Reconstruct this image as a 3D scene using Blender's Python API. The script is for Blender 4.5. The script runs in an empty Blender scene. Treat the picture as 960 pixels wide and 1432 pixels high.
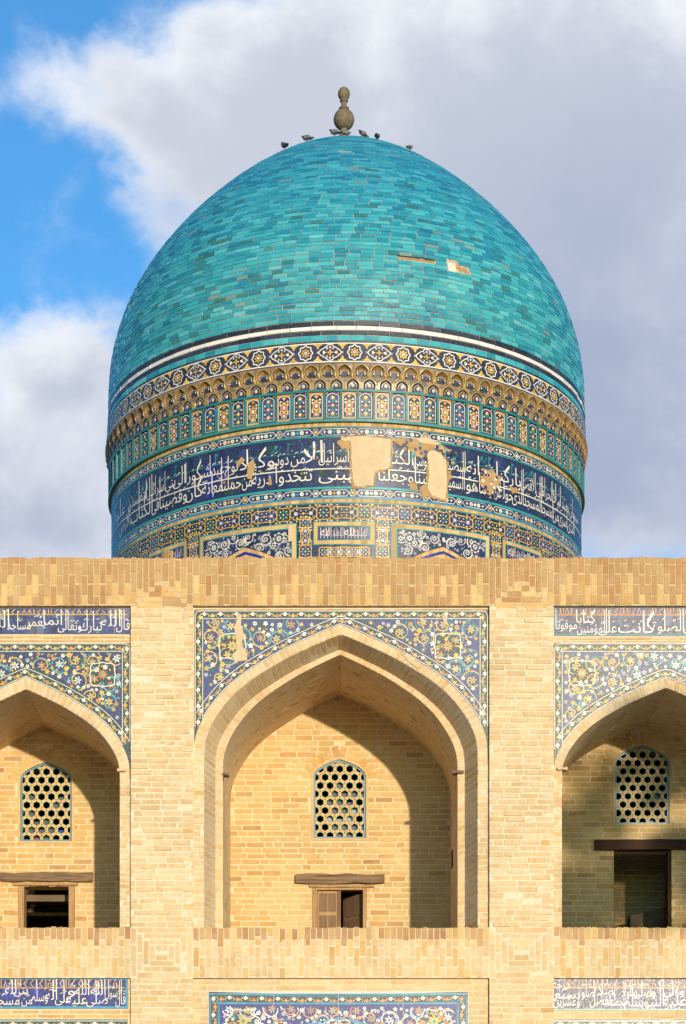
import bpy, bmesh, math, random
from mathutils import Vector, Matrix, noise as mnoise
R_ = random.Random(11)
sc = bpy.context.scene
COL = sc.collection
PI = math.pi

# ------------------------------------------------------------------ camera
F = 3190.0            # focal length in photo pixels (960 wide)
S = 0.008             # metres per photo pixel on the front plane y = 0
D = F * S             # camera distance to the front plane
ZC, YH = 1.6, 1800.0  # eye height, horizon row
def X(px, y=0.0): return (px - 480.0) * (D + y) / F
def Z(py, y=0.0): return ZC + (YH - py) * (D + y) / F
cam = bpy.data.objects.new("camera", bpy.data.cameras.new("camera"))
COL.objects.link(cam)
cam.location = (0, -D, ZC)
cam.rotation_euler = (PI / 2, 0, 0)
cam.data.sensor_fit = 'HORIZONTAL'
cam.data.sensor_width = 36.0
cam.data.lens = F / 960.0 * 36.0
cam.data.shift_y = (YH - 716.0) / 960.0
cam.data.clip_end = 5000
sc.camera = cam

# ------------------------------------------------------------------ light, sky, exposure
SUNV = Vector((0.276, -1.0, 0.118)).normalized()   # towards the sun
SUN_EL = math.asin(SUNV.z)
SUN_ROT = math.atan2(SUNV.x, SUNV.y)
sun = bpy.data.objects.new("sun", bpy.data.lights.new("sun", 'SUN'))
COL.objects.link(sun)
sun.data.energy = 2.85
sun.data.angle = math.radians(1.2)
sun.data.color = (1.0, 0.86, 0.68)
sun.rotation_euler = (-SUNV).to_track_quat('-Z', 'Y').to_euler()
sc.view_settings.view_transform = 'Standard'
sc.view_settings.look = 'None'
sc.view_settings.exposure = 0.74
sc.cycles.diffuse_bounces = 10
sc.cycles.max_bounces = 14
sc.view_settings.gamma = 1.0

class NT:
    """tiny helper to write node trees"""
    def __init__(self, tree):
        self.t = tree; self.n = tree.nodes; self.l = tree.links
    def node(self, kind, **kw):
        n = self.n.new(kind)
        for k, v in kw.items(): setattr(n, k, v)
        return n
    def put(self, sock, v):
        if hasattr(v, 'is_linked') or isinstance(v, bpy.types.NodeSocket): self.l.new(v, sock)
        elif v is not None: sock.default_value = v
    def math(self, op, a, b=None, c=None, clamp=False):
        n = self.node('ShaderNodeMath', operation=op, use_clamp=clamp)
        for i, v in enumerate((a, b, c)):
            if v is not None: self.put(n.inputs[i], v)
        return n.outputs[0]
    def vmath(self, op, a, b=None):
        n = self.node('ShaderNodeVectorMath', operation=op)
        self.put(n.inputs[0], a)
        if b is not None: self.put(n.inputs[1], b)
        return n.outputs[0] if op not in ('LENGTH', 'DOT_PRODUCT') else n.outputs['Value']
    def maprange(self, v, a, b, c=0.0, d=1.0, kind='SMOOTHSTEP'):
        n = self.node('ShaderNodeMapRange', interpolation_type=kind)
        self.put(n.inputs['Value'], v)
        for k, q in zip(('From Min', 'From Max', 'To Min', 'To Max'), (a, b, c, d)): n.inputs[k].default_value = q
        return n.outputs[0]
    def noise(self, vec, scale, detail=3.0, rough=0.5, dist=0.0, out='Fac'):
        n = self.node('ShaderNodeTexNoise')
        if vec is not None: self.l.new(vec, n.inputs['Vector'])
        n.inputs['Scale'].default_value = scale; n.inputs['Detail'].default_value = detail
        n.inputs['Roughness'].default_value = rough; n.inputs['Distortion'].default_value = dist
        return n.outputs[out]
    def mix(self, f, a, b, mode='MIX'):
        n = self.node('ShaderNodeMix', data_type='RGBA', blend_type=mode)
        self.put(n.inputs[0], f)
        for sck, v in ((n.inputs[6], a), (n.inputs[7], b)):
            self.put(sck, v if isinstance(v, bpy.types.NodeSocket) else (v[0], v[1], v[2], 1))
        return n.outputs[2]
    def ramp(self, f, stops, interp='LINEAR'):
        n = self.node('ShaderNodeValToRGB')
        e = n.color_ramp.elements; n.color_ramp.interpolation = interp
        while len(e) < len(stops): e.new(0.5)
        for i, (p, c) in enumerate(stops):
            e[i].position = p; e[i].color = (c[0], c[1], c[2], 1)
        self.put(n.inputs[0], f)
        return n.outputs[0]

def make_world():
    w = bpy.data.worlds.new("World"); sc.world = w; w.use_nodes = True
    g = NT(w.node_tree); g.n.clear()
    out = g.node('ShaderNodeOutputWorld'); bg = g.node('ShaderNodeBackground')
    g.l.new(bg.outputs[0], out.inputs[0])
    bg.inputs[1].default_value = 0.12
    sky = g.node('ShaderNodeTexSky', sky_type='NISHITA')
    sky.sun_disc = False; sky.sun_elevation = SUN_EL; sky.sun_rotation = SUN_ROT
    sky.air_density = 1.0; sky.dust_density = 0.4; sky.ozone_density = 2.0
    tc = g.node('ShaderNodeTexCoord')
    sep = g.node('ShaderNodeSeparateXYZ'); g.l.new(tc.outputs['Generated'], sep.inputs[0])
    # gnomonic sky coordinates about the north horizon (tangents of azimuth and elevation)
    yy = g.math('MAXIMUM', g.math('ABSOLUTE', sep.outputs[1]), 0.05)
    u = g.math('DIVIDE', sep.outputs[0], yy); v = g.math('DIVIDE', sep.outputs[2], yy)
    cb = g.node('ShaderNodeCombineXYZ'); g.l.new(u, cb.inputs[0]); g.l.new(v, cb.inputs[1])
    uv = cb.outputs[0]
    warp = g.vmath('SUBTRACT', g.noise(uv, 14.0, 5, 0.6, out='Color'), (0.5, 0.5, 0.5))
    uvw = g.vmath('ADD', uv, g.vmath('MULTIPLY', warp, (0.065, 0.065, 0.0)))
    # cloud banks: (px, py, rx, ry, weight)
    total = None
    for (px, py, rx, ry, wt) in CLOUDS:
        c = ((px - 480) / F, (YH - py) / F, 0.0)
        d = g.vmath('MULTIPLY', g.vmath('SUBTRACT', uvw, c), (F / rx, F / ry, 0.0))
        k = g.maprange(g.vmath('LENGTH', d), 0.35, 1.25, wt, 0.0)
        total = k if total is None else g.math('ADD', total, k)
    n1 = g.noise(uv, 22.0, 7, 0.58, 0.3)
    dens = g.math('ADD', g.math('ADD', total, 0.10), g.math('MULTIPLY', g.math('SUBTRACT', n1, 0.5), 1.35))
    cover = g.maprange(dens, 0.05, 0.95)
    # cloud body: lit rims, greyer thick middle
    n2 = g.noise(g.vmath('ADD', uv, (3.1, 1.7, 0.0)), 9.0, 5, 0.55, 0.4)
    thick = g.maprange(g.math('ADD', dens, g.math('MULTIPLY', g.math('SUBTRACT', n2, 0.5), 3.0)), 0.25, 1.7)
    cc = g.mix(thick, CLOUD_LIT, CLOUD_GREY)
    heavy = None     # the thicker, bluer mass
    for (px, py, rx, ry, wt) in HEAVY:
        d = g.vmath('MULTIPLY', g.vmath('SUBTRACT', uvw, ((px - 480) / F, (YH - py) / F, 0.0)), (F / rx, F / ry, 0.0))
        k = g.maprange(g.vmath('LENGTH', d), 0.2, 1.3, wt, 0.0)
        heavy = k if heavy is None else g.math('ADD', heavy, k, clamp=True)
    cc = g.mix(g.math('MULTIPLY', heavy, g.maprange(n2, 0.25, 0.6, 0.6, 1.0)), cc, CLOUD_LOW)
    skyc = g.mix(1.0, sky.outputs[0], SKY_TINT, 'MULTIPLY')
    g.l.new(g.mix(cover, skyc, cc), bg.inputs[0])
CLOUDS = [(330, 150, 230, 150, 0.9), (140, 130, 140, 90, 0.42), (600, 150, 330, 330, 1.0), (860, 250, 330, 420, 1.0),
          (230, 270, 90, 130, 0.5), (70, 500, 120, 90, 0.75), (60, 660, 190, 150, 0.8), (30, 780, 230, 110, 0.5), (900, 750, 260, 90, 0.4), (880, 620, 260, 170, 0.5),
          (-250, 300, 160, 120, 0.6), (1300, 400, 260, 300, 0.8), (500, 600, 500, 200, 0.6)]
HEAVY = [(860, 520, 420, 480, 0.9), (-80, 760, 260, 160, 0.6), (420, 620, 500, 240, 0.5), (1500, 500, 400, 500, 0.8), (-700, 500, 400, 400, 0.7)]
CLOUD_LIT = (4.85, 4.95, 5.15)
CLOUD_GREY = (3.0, 3.2, 3.72)
CLOUD_LOW = (2.0, 2.3, 3.15)
SKY_TINT = (0.52, 1.10, 1.55)
make_world()

# ------------------------------------------------------------------ materials
MATS = {}
def new_mat(name):
    m = bpy.data.materials.new(name); m.use_nodes = True
    g = NT(m.node_tree); MATS[name] = m
    return m, g, g.n['Principled BSDF']
def rnd(g):
    gi = g.node('ShaderNodeNewGeometry'); oi = g.node('ShaderNodeObjectInfo')
    return g.math('FRACT', g.math('ADD', gi.outputs['Random Per Island'], oi.outputs['Random'])), gi.outputs['Position']
def bump(g, b, h, strength, dist=0.01):
    n = g.node('ShaderNodeBump'); n.inputs['Strength'].default_value = strength; n.inputs['Distance'].default_value = dist
    g.l.new(h, n.inputs['Height']); g.l.new(n.outputs[0], b.inputs['Normal'])
def brick_mat(name, stops, smear=None, smear_amt=0.35, rough=0.9, dark=0.35):
    m, g, b = new_mat(name)
    r, pos = rnd(g)
    c = g.ramp(r, stops)
    n = g.noise(pos, 26.0, 5, 0.65)
    c = g.mix(g.maprange(n, 0.35, 0.75, 0.0, dark), c, (0.36, 0.19, 0.075))
    if smear:
        k = g.noise(pos, 7.0, 4, 0.6)
        k2 = g.math('MULTIPLY', g.maprange(k, 0.42, 0.66, 0.0, smear_amt), g.maprange(g.noise(pos, 60.0, 3, 0.6), 0.3, 0.7, 0.4, 1.0))
        c = g.mix(k2, c, smear)
    v = g.maprange(g.noise(pos, 1.1, 3, 0.6), 0.3, 0.7, 0.86, 1.08)
    c = g.mix(1.0, c, g.ramp(v, [(0, (0, 0, 0)), (1, (1, 1, 1))]), 'MULTIPLY')
    g.l.new(c, b.inputs['Base Color'])
    b.inputs['Roughness'].default_value = rough; b.inputs['Specular IOR Level'].default_value = 0.2
    bump(g, b, g.noise(pos, 75.0, 5, 0.7), 0.45, 0.012)
    return m
# weathered ochre of the top parapet, pale limewashed piers, golden niche backs
brick_mat('weathered_brick', [(0, (0.41, 0.225, 0.090)), (0.35, (0.45, 0.262, 0.110)), (0.6, (0.49, 0.30, 0.13)), (0.85, (0.41, 0.21, 0.080)), (1, (0.53, 0.345, 0.165))], (0.60, 0.46, 0.28), 0.25)
brick_mat('pale_brick', [(0, (0.61, 0.41, 0.20)), (0.4, (0.65, 0.46, 0.24)), (0.75, (0.68, 0.51, 0.285)), (0.93, (0.60, 0.385, 0.18)), (1, (0.65, 0.47, 0.24))], (0.70, 0.58, 0.41), 0.5)
brick_mat('golden_brick', [(0, (0.58, 0.355, 0.125)), (0.45, (0.63, 0.42, 0.17)), (0.8, (0.66, 0.465, 0.20)), (0.93, (0.50, 0.27, 0.09)), (1, (0.60, 0.38, 0.14))], (0.66, 0.50, 0.27), 0.3)
brick_mat('reddish_brick', [(0, (0.40, 0.20, 0.10)), (0.4, (0.48, 0.27, 0.12)), (0.8, (0.55, 0.34, 0.15)), (1, (0.37, 0.185, 0.095))], (0.62, 0.48, 0.30), 0.3)
def mortar(name, c, c2, sc_=30.0):
    m, g, b = new_mat(name)
    p = g.node('ShaderNodeNewGeometry').outputs['Position']
    g.l.new(g.mix(g.maprange(g.noise(p, sc_, 5, 0.65), 0.3, 0.7), c, c2), b.inputs['Base Color'])
    b.inputs['Roughness'].default_value = 0.95; b.inputs['Specular IOR Level'].default_value = 0.1
    bump(g, b, g.noise(p, 90.0, 4, 0.7), 0.5, 0.01)
    return m
mortar('mortar', (0.72, 0.60, 0.43), (0.62, 0.49, 0.32))
mortar('ochre_mortar', (0.60, 0.44, 0.25), (0.50, 0.34, 0.17))
mortar('gold_mortar', (0.72, 0.57, 0.35), (0.62, 0.47, 0.27))
mortar('dark_mortar_and_shade', (0.32, 0.22, 0.12), (0.22, 0.15, 0.08))
mortar('plaster', (0.62, 0.47, 0.29), (0.55, 0.40, 0.23), 6.0)
mortar('white_plaster', (0.70, 0.62, 0.50), (0.60, 0.50, 0.38), 8.0)
mortar('dome_mortar', (0.50, 0.40, 0.26), (0.27, 0.24, 0.19), 12.0)
mortar('roof_clay', (0.36, 0.27, 0.18), (0.30, 0.22, 0.14), 3.0)
mortar('paving', (0.50, 0.41, 0.30), (0.43, 0.35, 0.25), 1.5)
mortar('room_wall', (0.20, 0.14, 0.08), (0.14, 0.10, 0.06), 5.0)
mortar('finial_stone', (0.22, 0.17, 0.105), (0.13, 0.10, 0.065), 18.0)

def glaze(name, c, var=0.35, rough=0.3, dust=0.07, hue=None):
    m, g, b = new_mat(name)
    r, pos = rnd(g)
    lo = tuple(x * (1 - var) for x in c); hi = tuple(min(0.85, x * (1 + var)) for x in c)
    base = g.ramp(r, [(0, lo), (0.5, c), (1, hi)])
    n = g.noise(pos, 11.0, 4, 0.65)
    base = g.mix(g.maprange(n, 0.4, 0.75, 0.0, 0.5), base, lo if hue is None else hue)
    d = g.noise(pos, 38.0, 4, 0.7)
    base = g.mix(g.maprange(d, 0.52, 0.78, 0.0, dust * 3), base, (0.45, 0.35, 0.24))
    g.l.new(base, b.inputs['Base Color'])
    g.l.new(g.maprange(d, 0.3, 0.7, rough * 0.8, rough * 1.6), b.inputs['Roughness'])
    bump(g, b, g.noise(pos, 45.0, 3, 0.6), 0.12, 0.01)
    return m
glaze('navy', (0.019, 0.025, 0.070), 0.4, hue=(0.012, 0.016, 0.05))
glaze('cobalt', (0.022, 0.034, 0.118), 0.45, hue=(0.04, 0.05, 0.10))
glaze('royal', (0.016, 0.022, 0.215), 0.4, hue=(0.012, 0.016, 0.08))
glaze('grey_blue', (0.085, 0.088, 0.150), 0.4, 0.35, 0.10, hue=(0.15, 0.145, 0.18))
glaze('frame_tile', (0.09, 0.19, 0.24), 0.3)
glaze('slate_navy', (0.030, 0.032, 0.060), 0.4)
glaze('muqarnas_brown', (0.25, 0.135, 0.045), 0.45, 0.5)
glaze('jade', (0.018, 0.17, 0.155), 0.35)
glaze('black_green', (0.018, 0.040, 0.038), 0.4)
glaze('teal', (0.020, 0.23, 0.22), 0.35)
glaze('sky_tile', (0.03, 0.26, 0.42), 0.35)
glaze('pale_teal', (0.16, 0.36, 0.30), 0.35)
glaze('cream', (0.72, 0.64, 0.52), 0.12)
glaze('yellow', (0.66, 0.38, 0.045), 0.25)
glaze('orange', (0.60, 0.22, 0.03), 0.3)
glaze('lilac', (0.42, 0.36, 0.40), 0.25)
glaze('tan_strip', (0.55, 0.34, 0.13), 0.25, 0.8)
glaze('band_navy', (0.022, 0.026, 0.045), 0.5, 0.35)
glaze('band_white', (0.72, 0.66, 0.58), 0.12, 0.35)

def dome_mat():
    m, g, b = new_mat('turquoise_brick')
    r, pos = rnd(g)
    sep = g.node('ShaderNodeSeparateXYZ'); g.l.new(pos, sep.inputs[0])
    cl = g.math('ADD', g.math('MULTIPLY', g.noise(pos, 1.6, 4, 0.7), .55), g.math('MULTIPLY', g.noise(g.vmath('MULTIPLY', pos, (.5, .5, 5.0)), 1.0, 4, 0.7), .45))
    f = g.math('ADD', g.math('MULTIPLY', r, 0.68), g.math('MULTIPLY', g.math('SUBTRACT', cl, 0.40), 1.4), clamp=True)
    c = g.ramp(f, [(0.0, (0.016, 0.13, 0.19)), (0.16, (0.020, 0.20, 0.26)), (0.42, (0.032, 0.295, 0.325)), (0.7, (0.060, 0.365, 0.380)), (0.88, (0.125, 0.43, 0.425)), (1.0, (0.21, 0.51, 0.52))])
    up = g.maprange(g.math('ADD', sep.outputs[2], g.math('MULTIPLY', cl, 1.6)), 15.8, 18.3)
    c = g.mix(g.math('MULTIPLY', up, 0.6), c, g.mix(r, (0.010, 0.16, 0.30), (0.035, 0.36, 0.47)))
    r2 = g.math('FRACT', g.math('MULTIPLY', r, 37.7))
    c = g.mix(g.maprange(r2, 0.93, 0.99, 0, 0.75), c, (0.035, 0.12, 0.10))
    c = g.mix(g.maprange(g.math('FRACT', g.math('MULTIPLY', r, 91.3)), 0.985, 0.995, 0, 0.5), c, (0.28, 0.24, 0.14))
    d = g.noise(pos, 30.0, 4, 0.7)
    c = g.mix(g.maprange(d, 0.56, 0.8, 0, 0.35), c, (0.20, 0.26, 0.20))
    g.l.new(c, b.inputs['Base Color'])
    g.l.new(g.maprange(d, 0.3, 0.7, 0.22, 0.42), b.inputs['Roughness'])
    bump(g, b, g.noise(pos, 35.0, 3, 0.6), 0.15, 0.01)
dome_mat()
def wood(name, a, c, horiz=True):
    m, g, b = new_mat(name)
    p = g.node('ShaderNodeNewGeometry').outputs['Position']
    st = g.vmath('MULTIPLY', p, (3.0, 8.0, 60.0) if horiz else (60.0, 8.0, 3.0))
    n = g.noise(st, 1.0, 5, 0.65, 0.6)
    g.l.new(g.mix(g.maprange(n, 0.3, 0.7), a, c), b.inputs['Base Color'])
    b.inputs['Roughness'].default_value = 0.8; b.inputs['Specular IOR Level'].default_value = 0.2
    bump(g, b, n, 0.5, 0.01)
wood('old_timber', (0.27, 0.175, 0.10), (0.085, 0.048, 0.025))
wood('dark_timber_and_shade', (0.075, 0.036, 0.020), (0.045, 0.022, 0.013))
wood('door_wood', (0.33, 0.19, 0.09), (0.20, 0.11, 0.05), False)
wood('carved_wood', (0.25, 0.155, 0.085), (0.15, 0.085, 0.045), False)
wood('frame_wood', (0.45, 0.28, 0.13), (0.30, 0.17, 0.075), False)
def plain(name, c, rough=0.6, spec=0.3):
    m, g, b = new_mat(name)
    p = g.node('ShaderNodeNewGeometry').outputs['Position']
    g.l.new(g.mix(g.maprange(g.noise(p, 40.0, 3, 0.6), 0.35, 0.65), c, tuple(x * 0.75 for x in c)), b.inputs['Base Color'])
    b.inputs['Roughness'].default_value = rough; b.inputs['Specular IOR Level'].default_value = spec
for nm, c in (('pigeon_grey', (0.13, 0.135, 0.155)), ('pigeon_dark', (0.03, 0.032, 0.04)), ('pigeon_wing', (0.20, 0.205, 0.225)), ('pigeon_foot', (0.30, 0.09, 0.07)),
              ('pane_grey', (0.11, 0.10, 0.09)), ('pane_white', (0.34, 0.34, 0.31)), ('pane_dark', (0.03, 0.028, 0.026)), ('pane_red', (0.35, 0.03, 0.03)), ('pane_blue', (0.03, 0.06, 0.4)),
              ('leaf', (0.06, 0.10, 0.03)), ('bark', (0.16, 0.12, 0.08)), ('dot_brown', (0.16, 0.06, 0.03))):
    plain(nm, c, 0.25 if nm.startswith('pane') else 0.7)

# ------------------------------------------------------------------ object helpers
class MB:
    def __init__(self): self.v = []; self.f = []; self.m = []
    def poly(self, pts, mi=0):
        i = len(self.v); self.v.extend([tuple(p) for p in pts]); self.f.append(tuple(range(i, i + len(pts)))); self.m.append(mi)
    def box(self, x0, x1, y0, y1, z0, z1, mi=0, j=0.0):
        i = len(self.v)
        for z in (z0, z1):
            for (x, y) in ((x0, y0), (x1, y0), (x1, y1), (x0, y1)):
                self.v.append((x + R_.uniform(-j, j), y + R_.uniform(-j, j), z + R_.uniform(-j, j)))
        for f in ((3, 2, 1, 0), (4, 5, 6, 7), (0, 1, 5, 4), (1, 2, 6, 5), (2, 3, 7, 6), (3, 0, 4, 7)):
            self.f.append(tuple(i + k for k in f)); self.m.append(mi)
    def strip(self, a, b, mi=0, closed=False):
        n = len(a); i = len(self.v); self.v.extend([tuple(p) for p in a]); self.v.extend([tuple(p) for p in b])
        for k in range(n if closed else n - 1):
            q = (k + 1) % n
            self.f.append((i + k, i + q, i + n + q, i + n + k)); self.m.append(mi)
    def tube(self, pts, rad, n=8, mi=0):
        rings = []
        for k, p in enumerate(pts):
            p = Vector(p); t = (Vector(pts[min(k + 1, len(pts) - 1)]) - Vector(pts[max(k - 1, 0)])).normalized()
            a = t.orthogonal().normalized(); b = t.cross(a)
            r = rad[k] if isinstance(rad, (list, tuple)) else rad
            rings.append([p + (a * math.cos(2 * PI * q / n) + b * math.sin(2 * PI * q / n)) * r for q in range(n)])
        for r0, r1 in zip(rings, rings[1:]): self.strip(r0, r1, mi, True)
        self.poly(rings[0][::-1], mi); self.poly(rings[-1], mi)
    def lathe(self, prof, c=(0, 0), n=96, mi=0, a0=0.0, a1=2 * PI, mats=None):
        full = abs(a1 - a0 - 2 * PI) < 1e-6
        cnt = n if full else n + 1
        rings = []
        for (r, z) in prof:
            rings.append([(c[0] + r * math.sin(a0 + (a1 - a0) * k / n), c[1] - r * math.cos(a0 + (a1 - a0) * k / n), z) for k in range(cnt)])
        for q, (r0, r1) in enumerate(zip(rings, rings[1:])): self.strip(r0, r1, mats[q] if mats else mi, full)
    def mesh(self, name, mats, smooth=False):
        me = bpy.data.meshes.new(name); me.from_pydata(self.v, [], self.f)
        for m in (mats if isinstance(mats, (list, tuple)) else [mats]): me.materials.append(MATS[m])
        me.polygons.foreach_set('material_index', self.m)
        if smooth: me.polygons.foreach_set('use_smooth', [True] * len(self.f))
        me.update(); return me
    def build(self, name, mats, parent=None, smooth=False, kind=None):
        return link(name, self.mesh(name, mats, smooth), parent, kind)
def link(name, data, parent=None, kind=None):
    o = bpy.data.objects.new(name, data); COL.objects.link(o)
    if parent is not None: adopt(o, parent)
    if kind: o['kind'] = kind
    return o
BASE = {}
def adopt(o, parent):
    o.parent = parent
    o.matrix_parent_inverse = Matrix.Translation(-Vector(BASE[parent.name])) if parent.name in BASE else Matrix.Identity(4)
def thing(name, label, cat, loc, group=None):
    o = bpy.data.objects.new(name, None); COL.objects.link(o); o.location = loc
    BASE[o.name] = tuple(loc); o['label'] = label; o['category'] = cat
    if group: o['group'] = group
    return o

def seen(p):
    """photo pixel of a world point"""
    d = p[1] + D
    return (480 + F * p[0] / d, YH - F * (p[2] - ZC) / d)
UNIT = {}
def unit_meshes(mat, k=4):
    if mat not in UNIT:
        out = []
        for q in range(k):
            m = MB(); j = random.Random(q + 5)
            e = 0.06
            pts = []
            for sz in (-1, 1):
                for sx in (-1, 1):
                    pts.append((sx, sz))
            # back four corners, front four corners slightly drawn in: a worn arris
            order = [(-1, -1), (1, -1), (1, 1), (-1, 1)]
            back = [(a, 1.0, b) for a, b in order]
            mid = [(a + j.uniform(-.02, .02), -0.7, b + j.uniform(-.06, .06)) for a, b in order]
            fr = [(a * (1 - e * 0.5) + j.uniform(-.02, .02), -1.0 + j.uniform(-.1, .1), b * (1 - e * 1.6) + j.uniform(-.07, .07)) for a, b in order]
            v = back + mid + fr
            m.v = v
            for r in (0, 4):
                for a in range(4):
                    b = (a + 1) % 4
                    m.f.append((r + a, r + 4 + a, r + 4 + b, r + b)[::-1]); m.m.append(0)
            m.f.append((8, 9, 10, 11)); m.m.append(0)
            out.append(m.mesh('brick_block', mat))
        UNIT[mat] = out
    return UNIT[mat]
class Bricks:
    """a set of bricks: the 300 that show largest become parts, the others one joined part"""
    def __init__(self, name, limit=300): self.name = name; self.limit = limit; self.items = []
    def add(self, c, ax, ay, az, mat, parent):
        """centre, half vectors along the length, the depth (into the wall) and the height"""
        self.items.append((Vector(c), Vector(ax), Vector(ay), Vector(az), mat, parent))
    def finish(self, rest_name, rest_parent):
        def size(it):
            c = it[0] - it[2]; n = -it[2].normalized(); eye = Vector((0, -D, ZC)) - c
            px = seen(c)
            if not (4 < px[0] < 956 and 4 < px[1] < 1428): return 0
            if n.dot(eye) <= 0: return 0
            return it[1].length * it[3].length * n.dot(eye.normalized()) / eye.length ** 2
        order = sorted(range(len(self.items)), key=lambda i: -size(self.items[i]))
        single = set(i for i in order[:self.limit] if size(self.items[i]) > 0)
        rest = {}
        for i, (c, ax, ay, az, mat, parent) in enumerate(self.items):
            if i in single:
                o = bpy.data.objects.new(self.name, R_.choice(unit_meshes(mat))); COL.objects.link(o)
                M = Matrix(((ax.x, ay.x, az.x, c.x), (ax.y, ay.y, az.y, c.y), (ax.z, ay.z, az.z, c.z), (0, 0, 0, 1)))
                o.parent = parent
                o.matrix_basis = M
                if parent.name in BASE: o.matrix_parent_inverse = Matrix.Translation(-Vector(BASE[parent.name]))
            else:
                m = rest.setdefault(mat, [])
                m.append((c, ax, ay, az))
        mats = list(rest)
        b = MB()
        for mi, mt in enumerate(mats):
            for (c, ax, ay, az) in rest[mt]:
                i = len(b.v)
                for (sx, sz) in ((-1, -1), (1, -1), (1, 1), (-1, 1)):
                    b.v.append(tuple(c + ax * sx + ay + az * sz))
                for (sx, sz) in ((-1, -1), (1, -1), (1, 1), (-1, 1)):
                    b.v.append(tuple(c + ax * (sx + R_.uniform(-.03, .03)) - ay * (1 + R_.uniform(-.12, .12)) + az * (sz + R_.uniform(-.09, .09))))
                for a in range(4):
                    q = (a + 1) % 4
                    b.f.append((i + a, i + q, i + 4 + q, i + 4 + a)); b.m.append(mi)
                b.f.append((i + 4, i + 5, i + 6, i + 7)); b.m.append(mi)
        if b.f: b.build(rest_name, mats, rest_parent, kind='stuff')

# ------------------------------------------------------------------ flat pattern kit (mosaic pieces)
class Pat:
    def __init__(self, fmap, step=0.0015, maxseg=9.9):
        self.map = fmap; self.b = MB(); self.mats = []; self.step = step; self.maxseg = maxseg; self.mask = None
    def mi(self, c):
        if c not in self.mats: self.mats.append(c)
        return self.mats.index(c)
    def poly(self, pts, c, layer):
        if self.mask:
            cx = sum(p[0] for p in pts) / len(pts); cy = sum(p[1] for p in pts) / len(pts)
            if self.mask(cx, cy): return
        self.b.poly([self.map(u, v, layer * self.step) for u, v in pts], self.mi(c))
    def rect(self, u0, u1, v0, v1, c, layer):
        n = max(1, int(math.ceil((u1 - u0) / self.maxseg)))
        for k in range(n):
            a = u0 + (u1 - u0) * k / n; b = u0 + (u1 - u0) * (k + 1) / n
            self.poly([(a, v0), (b, v0), (b, v1), (a, v1)], c, layer)
    def frame(self, u0, u1, v0, v1, w, c, layer):
        self.rect(u0, u1, v0, v0 + w, c, layer); self.rect(u0, u1, v1 - w, v1, c, layer)
        self.rect(u0, u0 + w, v0 + w, v1 - w, c, layer); self.rect(u1 - w, u1, v0 + w, v1 - w, c, layer)
    def ribbon(self, pts, w, c, layer, closed=False, taper=False):
        if len(pts) < 2: return
        q = []
        for k in range(len(pts) - (0 if closed else 1)):
            a = pts[k]; b = pts[(k + 1) % len(pts)]
            n = max(1, int(math.ceil(abs(b[0] - a[0]) / self.maxseg)))
            for t in range(n): q.append((a[0] + (b[0] - a[0]) * t / n, a[1] + (b[1] - a[1]) * t / n))
        if not closed: q.append(pts[-1])
        n = len(q); L = []; Rr = []
        for k in range(n):
            if closed: p0, p1 = q[k - 1], q[(k + 1) % n]
            else: p0, p1 = q[max(0, k - 1)], q[min(n - 1, k + 1)]
            dx, dy = p1[0] - p0[0], p1[1] - p0[1]; l = math.hypot(dx, dy) or 1.0
            ww = w * 0.5 * (1 - 0.7 * k / n if taper else 1)
            L.append((q[k][0] - dy / l * ww, q[k][1] + dx / l * ww)); Rr.append((q[k][0] + dy / l * ww, q[k][1] - dx / l * ww))
        for k in range(n if closed else n - 1):
            j = (k + 1) % n
            self.poly([Rr[k], Rr[j], L[j], L[k]], c, layer)
    def disc(self, u, v, r, c, layer, n=8, ry=None):
        self.poly([(u + r * math.cos(2 * PI * k / n), v + (ry or r) * math.sin(2 * PI * k / n)) for k in range(n)], c, layer)
    def flower(self, u, v, r, k, c, cc, layer, depth=0.28, rot=0.0, sx=1.0):
        n = k * 4
        self.poly([(u + sx * r * (1 - depth + depth * math.cos(k * 2 * PI * i / n)) * math.cos(2 * PI * i / n + rot),
                    v + r * (1 - depth + depth * math.cos(k * 2 * PI * i / n)) * math.sin(2 * PI * i / n + rot)) for i in range(n)], c, layer)
        if cc: self.disc(u, v, r * 0.34, cc, layer + 1, 6)
    def leaf(self, u, v, a, l, w, c, layer):
        ca, sa = math.cos(a), math.sin(a)
        self.poly([(u + ca * x - sa * y, v + sa * x + ca * y) for x, y in ((0, 0), (l * .35, w), (l * .75, w * .6), (l, 0), (l * .75, -w * .6), (l * .35, -w))], c, layer)
    def diamond(self, u, v, r, c, layer, ry=None):
        self.poly([(u - r, v), (u, v - (ry or r)), (u + r, v), (u, v + (ry or r))], c, layer)
    def build(self, name, parent, kind=None):
        return self.b.build(name, self.mats, parent, kind=kind)

# ------------------------------------------------------------------ Arabic lettering
AF = {}
for t in ("0621:FE80:1 0622:FE81:2 0623:FE83:2 0624:FE85:2 0625:FE87:2 0626:FE89:4 0627:FE8D:2 0628:FE8F:4 0629:FE93:2 062a:FE95:4 062b:FE99:4 062c:FE9D:4 "
          "062d:FEA1:4 062e:FEA5:4 062f:FEA9:2 0630:FEAB:2 0631:FEAD:2 0632:FEAF:2 0633:FEB1:4 0634:FEB5:4 0635:FEB9:4 0636:FEBD:4 0637:FEC1:4 0638:FEC5:4 "
          "0639:FEC9:4 063a:FECD:4 0641:FED1:4 0642:FED5:4 0643:FED9:4 0644:FEDD:4 0645:FEE1:4 0646:FEE5:4 0647:FEE9:4 0648:FEED:2 0649:FEEF:2 064a:FEF1:4").split():
    a_, b_, n_ = t.split(':'); AF[chr(int(a_, 16))] = (int(b_, 16), int(n_))
AF['\u0001'] = (0xFEFB, 2)
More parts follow.
